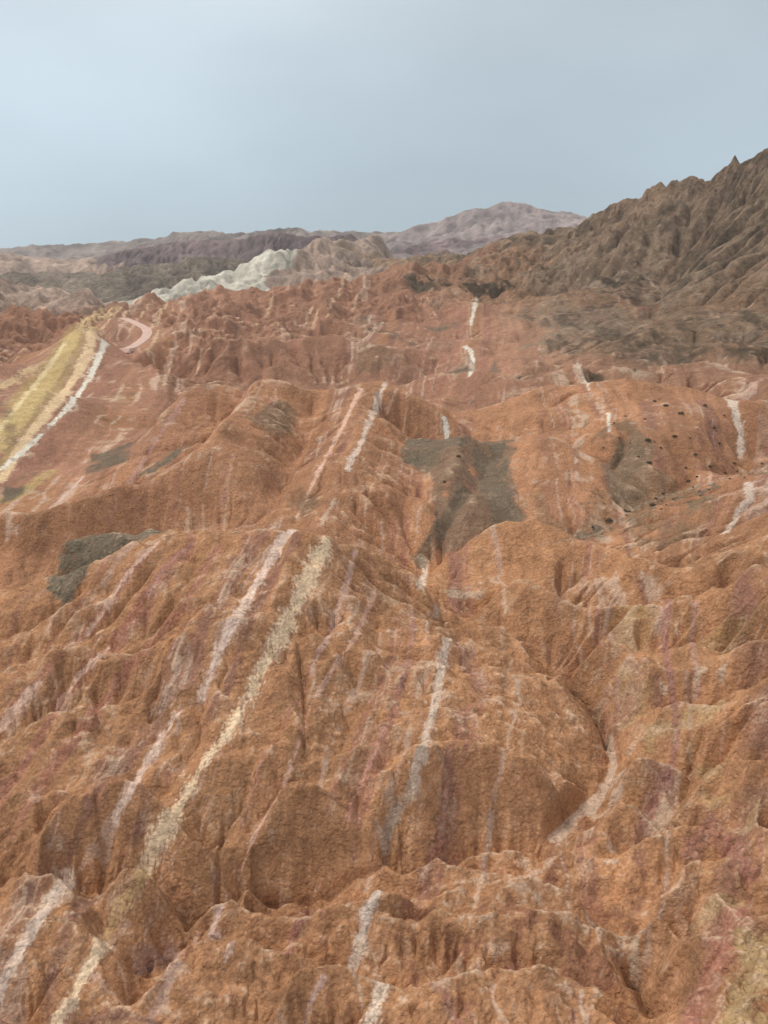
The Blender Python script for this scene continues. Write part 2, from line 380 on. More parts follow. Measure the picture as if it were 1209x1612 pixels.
def fill(z, n):
    eps = (1e-4 * rad(NR // z.shape[0]) * np.ones_like(z))
    w = np.where(np.zeros_like(z, bool), z, 1e5); w[0] = z[0]; w[:, 0] = z[:, 0]; w[:, -1] = z[:, -1]; w[-1] = z[-1]
    for _ in range(n):
        p = np.pad(w, 1, mode='constant', constant_values=1e9)
        mn = p[:-2, 1:-1]
        for dy, dx, d in OFF[1:]: mn = np.minimum(mn, p[1 + dy:p.shape[0] - 1 + dy, 1 + dx:p.shape[1] - 1 + dx])
        nw = np.maximum(z, mn + eps)
        nw[0] = z[0]; nw[:, 0] = z[:, 0]; nw[:, -1] = z[:, -1]; nw[-1] = z[-1]
        if np.array_equal(nw, w): break
        w = nw
    return np.where(w > 1e4, z, w)

AC0 = 110.
def erode(z, base, L, iters, K, m, D, tanmax, fillevery, lift, rng, jit=.25, route=4):
    nr, nc = z.shape; r = rad(L); cell = r * DU * L
    idx = np.arange(nr * nc).reshape(nr, nc)
    kn = np.exp(.75 * lat_noise(z.shape, 110 / L, rng) + .45 * lat_noise(z.shape, 40 / L, rng))
    A = None; LIFTW = None; wg = wgt(L); AC = np.exp(.8 * lat_noise(z.shape, 60 / L, rng)) * (1 - wg) * AC0 + 2
    kr = 1 - (.40 if L >= 4 else .2) * np.clip((200 - r) / 60, 0, 1) - (.45 if L >= 4 else 0) * wg
    D = D * (1 - .6 * wg); tanmax = tanmax * (1 + .5 * wg)
    for it in range(iters):
        if fillevery and it % fillevery == 0: LIFTW = fill(z, 1500) - z
        if A is None or it % route == 0:
            zz = z + LIFTW if LIFTW is not None else z
            p = np.pad(zz, 1, mode='constant', constant_values=1e9)
            best = np.zeros_like(z); rc = idx.copy()
            for dy, dx, d in OFF:
                s = (zz - p[1 + dy:nr + 1 + dy, 1 + dx:nc + 1 + dx]) / d
                s = s * (1 + jit * rng.random(z.shape, dtype=np.float32))
                b = s > best; best = np.where(b, s, best); rc = np.where(b, idx + dy * nc + dx, rc)
            rcf = rc.ravel(); A = np.ones(nr * nc); ptr = rcf.copy()
            root = ptr == idx.ravel()
            # pointer doubling: exact accumulation along the flow tree
            T = A.copy(); nxt = np.where(root, -1, ptr)
            for _ in range(12):
                ok = nxt >= 0
                if not ok.any(): break
                T = T + np.bincount(nxt[ok], weights=T[ok], minlength=nr * nc)
                n2 = np.full_like(nxt, -1); n2[ok] = nxt[nxt[ok]]; nxt = n2
            A = (T * L * L).reshape(nr, nc)
            dist = np.where(((rc - idx) % nc == 0) | (np.abs(rc - idx) == 1), 1, 1.4142)
        F = K * kn * kr * np.maximum(A - AC, 0) ** m / dist / L
        zr = np.minimum(z.ravel()[rc.ravel()].reshape(nr, nc), z)
        zn = (z + F * zr) / (1 + F)
        zn[0] = z[0]; zn[-1] = z[-1]; zn[:, 0] = z[:, 0]; zn[:, -1] = z[:, -1]
        z = zn
        z = z + D * (avg4(z) - z)
        if it % 2 == 0:
            p = np.pad(z, 1, mode='edge')
            for dy, dx, d in OFF: z = np.minimum(z, p[1 + dy:nr + 1 + dy, 1 + dx:nc + 1 + dx] + tanmax * d * cell)
        if lift and it % 4 == 0:
            e = base - z; k = 0
            while min(e.shape) > 60 and e.shape[0] % 2 == 0 and e.shape[1] % 2 == 0 and k < lift[1]: e = dn2(e); k += 1
            e = blur(e, 2)
            for _ in range(k): e = up2(e)
            z = z + lift[0] * e
    return z, A

# erosion, coarse to fine
R8 = rad(8); R4 = rad(4); R2 = rad(2)
def billow(shape, cell, oct, rng, gain=.5):   # rounded knolls with sharp creases between them
    a = 0; s = 1; tot = 0
    for _ in range(oct):
        a = a + s * (np.abs(lat_noise(shape, cell, rng)) - .6); tot += s; s *= gain
        cell = cell / 2 if np.isscalar(cell) else (cell[0] / 2, cell[1] / 2)
    return a
def wgt(L):                                   # 0 = soft red hills, 1 = rugged rock
    r = rad(L); u = (U0 + (np.arange(NC // L) + .5) * DU * L)[None, :]
    m = np.clip((r - 430 + 700 * np.clip(.10 - u, 0, .3)) / 120, 0, 1)
    return m * np.ones((NR // L, NC // L))
w8, w4, w2 = wgt(8), wgt(4), wgt(2)
def near(L): return np.clip((150 - rad(L)) / 70, 0, 1)
def soft_amp(L): return (1 - wgt(L)) * (.55 + .95 * near(L))
def far_amp(L): return wgt(L) * np.clip(1.25 - rad(L) / 1100, .22, 1)
B8 = BASE8 + R8 * (soft_amp(8) * .013 * billow(BASE8.shape, (6, 10), 2, RNG) - far_amp(8) * .012 * billow(BASE8.shape, 12, 3, RNG, .6))
B8 = blur(B8, 1)
z, A = erode(B8, B8, 8, 36, .013, .5, .06, 1.3, 12, (.5, 1), RNG)
print('e8', round(time.time() - T0, 1))
B4 = up2(B8) + .9 * (BASE4 - up2(BASE8)) + R4 * (soft_amp(4) * (1 + .35 * near(4)) * .0090 * billow(BASE4.shape, (6, 9), 2, RNG) - far_amp(4) * .011 * billow(BASE4.shape, 10, 3, RNG, .6))
z = up2(z) + (B4 - up2(B8))
z, A = erode(z, B4, 4, 36, .015, .5, .05, 1.4, 18, (.4, 1), RNG)
print('e4', round(time.time() - T0, 1))
B2 = up2(B4) + .9 * (BASE2 - up2(BASE4)) + R2 * (soft_amp(2) * (1 + .5 * near(2)) * .0042 * billow(BASE2.shape, (7, 9), 2, RNG) - far_amp(2) * .0065 * billow(BASE2.shape, 10, 3, RNG, .6))
z = up2(z) + (B2 - up2(B4))
for pts, dep, wid in CARVE:                    # narrow cuts of the gullies
    M = np.zeros_like(z); cellw = wid / DU / 2
    for (u0, v0, _), (u1, v1, _) in zip(pts[:-1], pts[1:]):
        k = int(max(abs(u1 - u0), abs(v1 - v0)) / DU) + 2
        for t in np.linspace(0, 1, k):
            c = (u0 + (u1 - u0) * t - U0) / DU / 2 + .9 * math.sin(40 * t); r = (v0 + (v1 - v0) * t - V0) / DU / 2
            h = int(cellw * 2.5) + 1; a_, b_, c_, d_ = max(int(r) - h, 0), int(r) + h + 1, max(int(c) - h, 0), int(c) + h + 1
            if b_ >= M.shape[0] or d_ >= M.shape[1]: continue
            yy = np.arange(a_, b_)[:, None] - r; xx = np.arange(c_, d_)[None, :] - c
            np.maximum(M[a_:b_, c_:d_], np.exp(-(yy * yy + xx * xx) / cellw ** 2), out=M[a_:b_, c_:d_])
    z = z - dep * M; B2 = B2 - dep * M
def knobs(shape, cy, cx, rng):                 # rounded mounds packed side by side
    ny, nx = shape[0] // cy + 3, shape[1] // cx + 3; jy = rng.random((ny, nx)); jx = rng.random((ny, nx)); hh = .6 + .8 * rng.random((ny, nx))
    y = np.arange(shape[0])[:, None] / cy + 1 + .25 * lat_noise(shape, cy * .8, rng); x = np.arange(shape[1])[None, :] / cx + 1 + .25 * lat_noise(shape, cx * .8, rng)
    y = np.clip(y, 1, ny - 1.01); x = np.clip(x, 1, nx - 1.01); iy, ix = y.astype(int), x.astype(int); best = np.full(shape, -9.)
    for a_ in (-1, 0, 1):
        for b_ in (-1, 0, 1):
            p, q_ = np.clip(iy + a_, 0, ny - 1), np.clip(ix + b_, 0, nx - 1); d2 = (p + jy[p, q_] - y) ** 2 + (q_ + jx[p, q_] - x) ** 2
            best = np.maximum(best, hh[p, q_] - 1.1 * d2)
    return best
km = np.clip(.55 + .7 * lat_noise(z.shape, 60, RNG), 0, 1) * np.clip((185 - R2) / 60, 0, 1)
kb = R2 * km * (.0125 * knobs(z.shape, 17, 26, RNG) + .0055 * knobs(z.shape, 8, 11, RNG)); kb = blur(kb, 1)
z = z + kb; B2 = B2 + kb
z, A = erode(z, B2, 2, 24, .015, .5, .05, 1.5, 0, (.3, 2), RNG)
e_ = blur(dn2(dn2(BASE2 - z)), 1); e_ = up2(up2(e_))
bx = BASE2 - up2(up2(up2(blur(dn2(dn2(dn2(BASE2))), 10))))
z = z + .22 * blur(bx, 3) * np.clip((95 - R2) / 18, 0, 1)
z = z + e_ * (1 - w2) * (.30 + .50 * np.clip((125 - R2) / 25, 0, 1))
print('e2', round(time.time() - T0, 1))
if QL == 1:
    w1 = wgt(1)
    z = up2(z) + rad(1) * (soft_amp(1) * .0012 * billow((NR, NC), 9, 3, RNG, .6) - w1 * .0045 * (.3 + .7 * far_amp(1)) * billow((NR, NC), 10, 3, RNG, .6))
    z, A = erode(z, None, 1, 22, .014, .5, .03, 1.7, 0, None, RNG)
LV = 1 if QL == 1 else 2
lA = np.log(np.maximum(A, 1)); wl = wgt(LV)
crk = np.clip((lA - 3.6) / 2.2, 0, 1) * np.clip(lat_noise(z.shape, 34 / LV, RNG) * .7 + .5, 0, 1)
z = z - rad(LV) * (.0012 * blur(crk, 1)) * (1 - .4 * wl)
z = z + rad(LV) * ((1 - wl) * .0006 + wl * .0018 * far_amp(LV)) * (billow(z.shape, 8 / LV, 2, RNG, .7) + .25 * lat_noise(z.shape, 3 / LV, RNG))
print('e1', round(time.time() - T0, 1), z.shape)
Z = z; R = rad(LV); nr, nc = Z.shape
UU = (U0 + (np.arange(nc) + .5) * DU * LV)[None, :]; VV = np.log(R)

# ------------------------------------------------------------------ finding the ground under a pixel of the photograph
ELEV = np.maximum.accumulate(((Z - CAM_Z) / R), axis=0)
def hit(px, py):
    """first ground cell met along the line of sight: (col, row) in cells, or None for the sky"""
    u, t = ray(px, py)
    c = (u - U0) / DU / LV - .5; ci = int(min(max(round(c), 0), nc - 1))
    r = int(np.searchsorted(ELEV[:, ci], t))
    if r >= nr: r = nr - 1
    return c, float(r)
def line(pts, step=4):
    o = []
    for a, b in zip(pts[:-1], pts[1:]):
        n = max(int(math.hypot(b[0] - a[0], b[1] - a[1]) / step), 1)
        for k in range(n): o.append([a[j] + (b[j] - a[j]) * k / n for j in range(len(a))])
    o.append(list(pts[-1])); return o
def trace(pts):                               # -> array of (col, row, strength), densified on the ground
    P = []
    for p in line(pts):
        c, r = hit(p[0], p[1]); P.append((c, r, p[2] if len(p) > 2 else 1.0))
    P = np.array(P)
    if len(P) > 4:                            # take out the jumps between near and far ground
        k = P.copy(); k[1:-1, :2] = (P[:-2, :2] + P[1:-1, :2] + P[2:, :2]) / 3; P = k
    out_ = []
    for a, b in zip(P[:-1], P[1:]):
        n = int(max(abs(b[0] - a[0]), abs(b[1] - a[1])) / .6) + 1
        t = np.arange(n)[:, None] / n; out_.append(a + (b - a) * t)
    return np.concatenate(out_)
def stamp(M, P, wpx, soft=4):
    wd = wpx / FPX / DU / LV; h = int(wd * 1.6) + 2
    for c, r, s_ in P:
        ci, ri = int(c), int(r); a, b, d, e_ = max(ri - h, 0), min(ri + h + 1, nr), max(ci - h, 0), min(ci + h + 1, nc)
        if a >= b or d >= e_: continue
        yy = np.arange(a, b)[:, None] - r; xx = np.arange(d, e_)[None, :] - c
        v = s_ * np.exp(-((yy * yy + xx * xx) / (wd * wd)) ** (soft / 2)); sub = M[a:b, d:e_]
        np.maximum(sub, v, out=sub)
def g2(a):                                    # a level-8 field brought to the final grid
    while a.shape[0] < nr: a = up2(a)
    return a
SH = (nr, nc)
q = 1.0 / LV
WX = fbm(SH, 60 * q, 4, RNG, .55); WY = fbm(SH, 60 * q, 4, RNG, .55)
N1 = fbm(SH, 90 * q, 5, RNG, .6); N2 = fbm(SH, 34 * q, 4, RNG, .6); N3 = fbm(SH, 9 * q, 3, RNG, .7)
def sst(x, a, b):
    t = np.clip((x - a) / (b - a), 0, 1); return t * t * (3 - 2 * t)
def poly(pts, warp=3.0):                      # soft mask of a patch of ground, its corners given in the photograph
    P = np.array([hit(*p) for p in pts])
    c0, c1 = int(P[:, 0].min()) - 16, int(P[:, 0].max()) + 17; r0, r1 = int(P[:, 1].min()) - 16, int(P[:, 1].max()) + 17
    c0, r0 = max(c0, 0), max(r0, 0); c1, r1 = min(c1, nc), min(r1, nr)
    m_ = np.zeros(SH, np.float32)
    if c1 <= c0 or r1 <= r0: return m_
    x = np.arange(c0, c1)[None, :] + WX[r0:r1, c0:c1] * warp * q; y = np.arange(r0, r1)[:, None] + WY[r0:r1, c0:c1] * warp * q * 2
    ins = np.zeros((r1 - r0, c1 - c0), bool); j = len(P) - 1
    for i in range(len(P)):
        xi, yi, xj, yj = P[i, 0], P[i, 1], P[j, 0], P[j, 1]
        if yi != yj: ins ^= ((yi > y) != (yj > y)) & (x < (xj - xi) * (y - yi) / (yj - yi) + xi)
        j = i
    m_[r0:r1, c0:c1] = blur(ins.astype(np.float32), 3); return m_

def uvline(P):
    o = []
    for (u0, v0, _), (u1, v1, _) in zip(P[:-1], P[1:]):
        n = int(max(abs(u1 - u0), abs(v1 - v0)) / DU / LV * 1.6) + 2
        for t in np.linspace(0, 1, n): o.append(((u0 + (u1 - u0) * t - U0) / DU / LV - .5, (v0 + (v1 - v0) * t - V0) / DU / LV - .5, 1.0))
    return np.array(o)
# strata: curves along the outcrop of one bed each, with that bed's place in the pile (metres)
BEDS = {
 'K': (-58, [(0,740),(40,708),(75,675),(105,645),(128,615),(147,585),(157,560),(166,538),(180,515),(205,485),(225,465)]),
 'K0': (-78, [(0,600),(60,570),(95,530),(120,505)]),
 'L': (-48, [(92,790),(112,770),(132,750),(180,690),(225,630),(262,585),(270,560),(300,500)]),
 'L2': (-36, [(205,760),(235,710),(270,660),(290,628),(310,590),(330,520)]),
 'H1': (-24, [(0,1150),(30,1110),(62,1070),(100,1020),(130,1005),(160,970),(200,910),(245,855)]),
 'H2': (-19, [(30,1200),(80,1130),(110,1090),(135,1055),(172,1020),(200,980),(235,930),(262,890),(295,860)]),
 'H3': (-13, [(25,1300),(60,1245),(95,1190),(150,1120),(200,1060),(240,1010),(285,960),(320,900),(350,855)]),
 'B': (-4.5, [(-30,1612),(0,1555),(25,1510),(60,1450),(85,1410),(110,1385),(145,1340),(185,1280),(215,1230),(245,1180),(280,1120),(315,1100),(335,1050),(358,995),(385,950),(415,900),(440,860),(460,835),(480,790),(500,745),(525,700),(545,660),(568,612),(590,560),(620,500)]),
 'A': (0, [(85,1612),(120,1560),(160,1490),(185,1440),(215,1395),(232,1368),(260,1310),(290,1260),(320,1200),(350,1165),(385,1110),(410,1060),(440,1005),(462,960),(485,910),(512,855),(520,805),(545,745),(570,700),(582,665),(597,625),(607,603),(635,540),(660,490)]),
 'D': (8.5, [(300,1560),(375,1385),(395,1330),(430,1265),(450,1235),(470,1170),(490,1110),(510,1080),(530,1045),(550,1020),(570,980),(590,935),(605,890)]),
 'G': (21, [(580,1612),(600,1560),(545,1530),(565,1500),(575,1460),(592,1405),(600,1370),(615,1320),(640,1260),(655,1215),(665,1190),(680,1130),(690,1080),(700,1030),(703,1000),(685,970),(665,925),(672,895),(660,880),(680,780),(700,690),(703,655),(720,610),(740,580),(742,548),(745,500),(748,470)]),
 'I': (45, [(1010,1350),(1040,1290),(1055,1240),(1060,1190),(1065,1150),(1058,1100),(1050,1040),(1045,1000),(1050,945),(1010,880),(960,660),(925,600),(905,575)]),
 'I2': (57, [(1110,1612),(1130,1560),(1150,1500),(1170,1440),(1190,1360),(1209,1300)]),
 'J': (76, [(1110,870),(1145,835),(1165,810),(1182,785),(1178,760),(1165,720),(1167,690),(1161,665),(1156,642),(1150,628),(1125,560),(1030,450),(1000,425)]),
}
L_ = 8; sh8 = (NR // 8, NC // 8)
ms = np.zeros(sh8, bool); zs = np.zeros(sh8)
TR = {}
for k, (val, pts) in BEDS.items():
    P = trace(pts); TR[k] = P
    r = np.clip((P[:, 1] * LV / 8).astype(int), 0, sh8[0] - 1); c = np.clip((P[:, 0] * LV / 8).astype(int), 0, sh8[1] - 1)
    ms[r, c] = True; zs[r, c] = val
lat = np.tan(np.clip(UU, -1, 1)) * 1.0
s_ = None
S8 = np.broadcast_to(120 * (U0 + (np.arange(sh8[1]) + .5) * DU * 8)[None, :], sh8).copy()
S8 = np.where(ms, zs, S8)
edge = S8.copy()
for i in range(900):
    S8 = np.where(ms, zs, avg4(S8)); S8[:, 0] = S8[:, 1] - 1.2; S8[:, -1] = S8[:, -2] + 1.2
S8 = blur(S8, 2)
S = g2(S8) + .5 * WX + .12 * N2
S = S + .03 * (Z - blur(Z, 20))

def stripes(s, seed, cell):
    g = np.random.default_rng(seed).random(4096)
    x = (s / cell + 2000); i = np.floor(x).astype(int); f = x - i; f = f * f * (3 - 2 * f)
    return g[i % 4096] * (1 - f) + g[(i + 1) % 4096] * f
GM = np.zeros(SH, np.float32)
stamp(GM, uvline(CARVE[0][0]), 55, 2); NG = 1 - GM
F1 = stripes(S, 3, 3.6); F2 = stripes(S, 4, 1.3); F3 = stripes(S, 5, .55)

def mix(col, c, m_): 
    m_ = np.clip(m_, 0, 1)[..., None]; return col * (1 - m_) + np.array(c, np.float32) * m_

# level bench for the road
def bench(P, wpx):
    global Z
    wd = wpx / FPX / DU / LV; h = int(wd * 2.5) + 2; W = np.zeros(SH); ZT = np.zeros(SH)
    for (u0, v0, z0), (u1, v1, z1) in zip(P[:-1], P[1:]):
        n = int(max(abs(u1 - u0), abs(v1 - v0)) / DU / LV * 1.5) + 2
        for t in np.linspace(0, 1, n):
            c = (u0 + (u1 - u0) * t - U0) / DU / LV - .5; r = (v0 + (v1 - v0) * t - V0) / DU / LV - .5
            a_, b_, c_, d_ = int(r) - h, int(r) + h + 1, int(c) - h, int(c) + h + 1
            g_ = np.exp(-((np.arange(a_, b_)[:, None] - r) ** 2 + (np.arange(c_, d_)[None, :] - c) ** 2) / wd ** 2)
            W[a_:b_, c_:d_] += g_; ZT[a_:b_, c_:d_] += g_ * (z0 + (z1 - z0) * t)
    m_ = np.clip(W / (W + .35) * 1.15, 0, 1) * (W > 1e-3)
    Z = Z * (1 - m_) + m_ * ZT / np.maximum(W, 1e-6)
bench(ROADW, 17)
STREAM = [uvz(p, z=p[2]) for p in [(958,1158,-9.6),(962,1180,-10),(966,1205,-10.3),(958,1232,-10.6),(943,1256,-10.8),(925,1274,-11),(908,1290,-11.2),(890,1306,-11.4),(872,1322,-11.6)]]
bench(STREAM[:5], 6); bench(STREAM[4:], 10)
for pts, dep, wid in CARVE:                    # the darkest slots
    M = np.zeros(SH, np.float32); stamp(M, uvline(pts), wid * .34 * FPX, 2); Z = Z - dep * .62 * M * (1 + .3 * np.clip(N3, -1, 1))
M = np.zeros(SH, np.float32)
for x_, y_, w_ in [(392,1424,7),(290,1484,8),(236,1515,6),(1000,1545,11),(990,1530,8),(946,1140,6),(940,1118,5),(868,1062,6),(372,838,4)]:
    c_, r_ = hit(x_, y_); stamp(M, [(c_, r_, 1.0)], w_, 2)
Z = Z - .022 * R * M
def poly_uv(P):
    x = np.arange(nc)[None, :] + 0 * Z; y = np.arange(nr)[:, None] + 0 * Z; ins = np.zeros(SH, bool); j = len(P) - 1
    for i in range(len(P)):
        (xi, yi), (xj, yj) = P[i], P[j]
        if yi != yj: ins ^= ((yi > y) != (yj > y)) & (x < (xj - xi) * (y - yi) / (yj - yi) + xi)
        j = i
    return ins.astype(np.float32)
def calm(pts, amt, n=10):
    global Z
    if len(pts[0]) == 3:
        P_ = [((uvz(p, r=p[2])[0] - U0) / DU / LV, (math.log(p[2]) - V0) / DU / LV) for p in pts]; m_ = blur(poly_uv(P_), 14) * amt
    else: m_ = blur(poly(pts, 0), 14) * amt
    zb = Z
    for _ in range(3 if LV == 1 else 2): zb = dn2(zb)
    zb = blur(zb, n)
    for _ in range(3 if LV == 1 else 2): zb = up2(zb)
    Z = Z * (1 - m_) + m_ * zb
calm([(-120,600,190),(-120,560,330),(60,560,365),(100,520,375),(140,505,385),(185,505,372),(215,540,335),(250,600,290),(280,650,250),(240,700,205),(100,740,180)], .85, 5)
calm([(800,700),(870,672),(930,720),(925,780),(860,825),(800,780)], .6, 6); calm([(960,610),(1100,618),(1180,640),(1150,740),(1050,775),(980,720)], .6, 6)
calm([(625,700),(740,684),(815,690),(825,820),(690,850)], .5, 3)
calm([(0,810),(200,775),(360,690),(400,760),(300,835),(0,850)], .25, 4); calm([(400,1290),(480,1245),(600,1300),(600,1390),(400,1400)], .6, 5)
ELEV = np.maximum.accumulate(((Z - CAM_Z) / R), axis=0)
# ground colour of each part of the country, spread from the control lines
nr8, nc8 = sh8
lab = -np.ones(sh8, int)
for i, l in enumerate(CON):
    for (u0, v0, z0), (u1, v1, z1) in zip(l[:-1], l[1:]):
        k = int(max(abs(u1 - u0), abs(v1 - v0)) / DU / 8 * 2) + 2; t = np.linspace(0, 1, k)
        c = ((u0 + (u1 - u0) * t - U0) / DU / 8).astype(int); r = ((v0 + (v1 - v0) * t - V0) / DU / 8).astype(int)
        ok = (c >= 0) & (c < nc8) & (r >= 0) & (r < nr8) & (REG[i] >= 0)
        lab[r[ok], c[ok]] = REG[i]
for _ in range(400):
    if (lab >= 0).all(): break
    p = np.pad(lab, 1, mode='edge'); new = lab.copy(); order = RNG.permutation(4)
    for o_ in order:
        dy, dx = [(0, 1), (2, 1), (1, 0), (1, 2)][o_]
        nb = p[dy:dy + nr8, dx:dx + nc8]; new = np.where((new < 0) & (nb >= 0), nb, new)
    lab = new
wr = np.clip(((np.arange(nr)[:, None] + WY * 5 * q) * LV / 8), 0, nr8 - 1).astype(int)
wc = np.clip(((np.arange(nc)[None, :] + WX * 5 * q) * LV / 8), 0, nc8 - 1).astype(int)
RID = lab[wr, wc]
PAL = np.array([REGC[k] for k in range(len(REGC))], np.float32)
col = PAL[RID]
for k in range(3):
    c_ = blur(dn2(dn2(dn2(col[..., k]))) if LV == 1 else dn2(dn2(col[..., k])), 26); c_ = g2(c_)
    f_ = np.clip((760 - R) / 200, 0, .85); col[..., k] = blur(col[..., k], 2) * (1 - f_) + c_ * f_
Zs = blur(Z, 6)
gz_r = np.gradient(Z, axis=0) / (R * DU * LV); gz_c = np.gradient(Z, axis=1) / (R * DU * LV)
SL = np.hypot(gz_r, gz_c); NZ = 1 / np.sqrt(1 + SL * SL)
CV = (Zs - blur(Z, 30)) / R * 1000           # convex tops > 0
near_ = R < 420
# broad beds: redder, browner, yellower, purplish
col = col * (1 + .26 * (F1 - .5) + .24 * (F2 - .5) + .16 * (F3 - .5))[..., None]
col = col * (1 + .10 * N1 * .5)[..., None]
col = mix(col, (.40, .21, .10), (.45 * sst(stripes(S, 9, 4.1), .55, .9) * sst(N2, -.6, .9)) * (R < 500))
col = mix(col, (.30, .155, .12), (.75 * sst(stripes(S, 8, 2.2), .66, .9) * sst(N1 + N2, -.9, .8)) * (R < 500))
col = mix(col, (.64, .46, .35), (.8 * sst(F3 * .6 + F2 * .4, .66, .80) * sst(N2 + .7 * N3, -.3, .7)) * (R < 700) * NG)
F4 = stripes(S, 15, .8); F5 = stripes(S, 77, .45); col = mix(col, (.62, .44, .36), (.6 * sst(F5, .86, .95) * sst(N1 + .5 * N3, -.2, .8)) * (R < 330)); col = mix(col, (.42, .205, .145), (.8 * sst(F4, .80, .90) * sst(N1 + .6 * N3, -.7, .5)) * (R < 500))
# the wide streaks of other beds
rg = .20 * N3 + .14 * N2
GR = RNG.standard_normal(SH).astype(np.float32); GR = (.6 * blur(GR, 1) * 2.2 + .4 * GR)
FS = stripes(S, 21, .22)
def bed(P_, wpx, c, st=1.0, rag=1.0, soft=2.4):
    global col
    M = np.zeros(SH, np.float32); stamp(M, P_, wpx * .86, soft)
    c = np.array(c, np.float32); hi = c.max() > .45
    if hi: c = np.clip(c * 1.22, 0, .78)
    if wpx > 13 and c[0] < .5: c = c * 1.1
    k = (M > .01) * (.12 * N3 + .06 * N2 + .13 * GR + .12 * (FS - .5)); c = np.clip(c * np.array([1.16, 1.0, .93]), 0, .84)
    col = mix(col, c * .9, .16 * st * sst(M, .05, .5))          # crumbled debris beside the bed
    if hi and wpx > 6.5: col = mix(col, (.56, .35, .27), .6 * st * sst(M + k, .08, .30))
    col = mix(col, c, min(st * 1.05, 1) * sst(M + rag * k, .24, .52))
def sub(pts): return trace(pts)
WHITE = (.74, .67, .60); LAV = (.64, .47, .40); CREAM = (.76, .61, .46); PURP = (.36, .18, .14); OCH = (.46, .33, .17)
# left: yellow slab and its white edge
bed(sub([(-10,700,1),(35,652,1),(65,610,1),(90,570,1),(112,535,1),(128,514,.9)]), 27, (.46,.40,.20), .85, .6)
bed(sub([(10,640,.8),(30,618,.9),(55,595,1),(78,568,1),(95,540,.9),(108,520,.7)]), 9, (.38,.30,.16), .8, .8)
bed(sub([(-5,745,.8),(30,695,1),(60,655,1),(90,612,1),(112,577,1),(128,545,1),(140,518,.9)]), 10, (.38,.31,.17), .85, .8)
bed(sub([(0,760,.8),(27,712,1),(57,672,1),(92,630,1),(121,590,1),(139,555,1),(147,522,.9)]), 9, (.60,.51,.34), .9, .9)
bed(sub([(-10,690,.7),(20,650,.9),(50,613,.9),(80,575,.9),(102,540,.8)]), 5, (.62,.56,.36), .8, .9)
bed(sub([(0,610,.7),(30,596,.8),(50,580,.7)]), 9, (.52,.46,.28), .7)
for x0, y0, x1, y1 in [(128,512,150,492),(140,508,165,488),(150,506,178,486),(163,503,190,484),(120,516,136,500)]:
    bed(sub([(x0,y0,.9),(x1,y1,.8)]), 3.5, (.54,.46,.28), .8)
bed(sub([(0,740,.8),(40,708,1),(75,675,.7),(105,645,.8),(128,615,1),(147,585,1),(157,560,1),(166,538,.9)]), 5, WHITE, .95)
bed(sub([(0,790,.7),(30,780,.8),(60,755,.9),(85,740,.6)]), 14, (.40,.33,.16), .8)
bed(sub([(92,790,.9),(112,770,.8),(132,750,.8)]), 3.5, (.5,.42,.40), .9)
bed(sub([(205,760,.8),(235,710,.7),(255,680,.4),(270,660,.8),(290,628,.8)]), 5, (.44,.30,.27), .7)
for x0, y0, x1, y1 in [(188,505,215,470),(205,520,240,475),(222,540,262,480),(232,560,250,520),(258,608,270,570),(310,590,317,555),(478,515,490,485),(492,520,500,490),(530,470,545,430),(555,490,562,465),(330,500,345,478),(418,500,430,470),(515,500,524,470),(160,520,185,488)]:
    bed(sub([(x0,y0,.6),(x1,y1,.8)]), 3, (.52,.42,.30), .65)
# centre
bed(sub([(20,1310,.5),(60,1245,.8),(95,1190,.9),(150,1120,.9),(200,1060,.6),(240,1010,.5),(285,960,.5),(320,900,.6),(350,855,.7)]), 12, PURP, .60)
bed(sub([(0,1270,.7),(40,1200,.8),(80,1130,.9),(110,1090,.8),(135,1055,.8),(172,1020,.7),(200,980,.7),(235,930,.7),(262,890,.8),(295,860,.8)]), 9, PURP, .6)
bed(sub([(0,1150,.9),(30,1110,1),(62,1070,.7),(100,1020,.3),(130,1005,.8),(160,970,.9),(200,910,.8),(245,855,.9)]), 8, PURP, .6)
bed(sub([(0,1150,.9),(30,1110,1),(62,1075,.5)]), 5, LAV, .9)
bed(sub([(90,1115,.7),(125,1065,.7),(172,1020,.9)]), 4, LAV, .8)
bed(sub([(130,1010,.6),(155,975,.8),(200,905,.7),(247,855,1)]), 4, LAV, .8)
bed(sub([(230,940,.4),(262,890,.7),(298,860,.9)]), 4, (.42,.27,.25), .8)
bed(sub([(-30,1612,1),(0,1555,1),(25,1510,1),(60,1450,1),(85,1410,1),(108,1388,.9)]), 11, (.62,.54,.48), .95)
bed(sub([(183,1284,.9),(215,1230,1),(245,1180,.9),(262,1150,.7),(280,1125,.6),(295,1110,.1)]), 8, (.60,.51,.45), .9)
bed(sub([(315,1104,.5),(325,1075,.4),(345,1030,.7),(358,995,1),(385,950,1),(415,900,1),(440,860,1),(460,835,1)]), 8.5, (.62,.53,.48), .95)
bed(sub([(466,815,.5),(480,790,.7),(500,745,.8),(525,700,.9),(545,660,.9),(568,612,.9)]), 4.5, (.56,.43,.36), .9)
bed(sub([(85,1612,1),(120,1560,1),(150,1505,1),(165,1480,.8)]), 12.9, (.67,.53,.40), .95)
bed(sub([(165,1480,.8),(185,1440,.8),(215,1395,.9),(232,1368,.8)]), 12, (.48,.37,.20), .8)
bed(sub([(232,1366,.8),(245,1330,1),(258,1312,1),(290,1260,.8),(320,1200,1),(350,1165,.8),(385,1110,.8),(410,1060,.85),(440,1005,1),(462,960,.95),(485,910,1),(515,852,1)]), 10.5, (.67,.53,.39), .95, 1.7)
bed(sub([(500,832,.5),(520,800,.6),(530,780,.1)]), 5, (.5,.42,.34), .8)
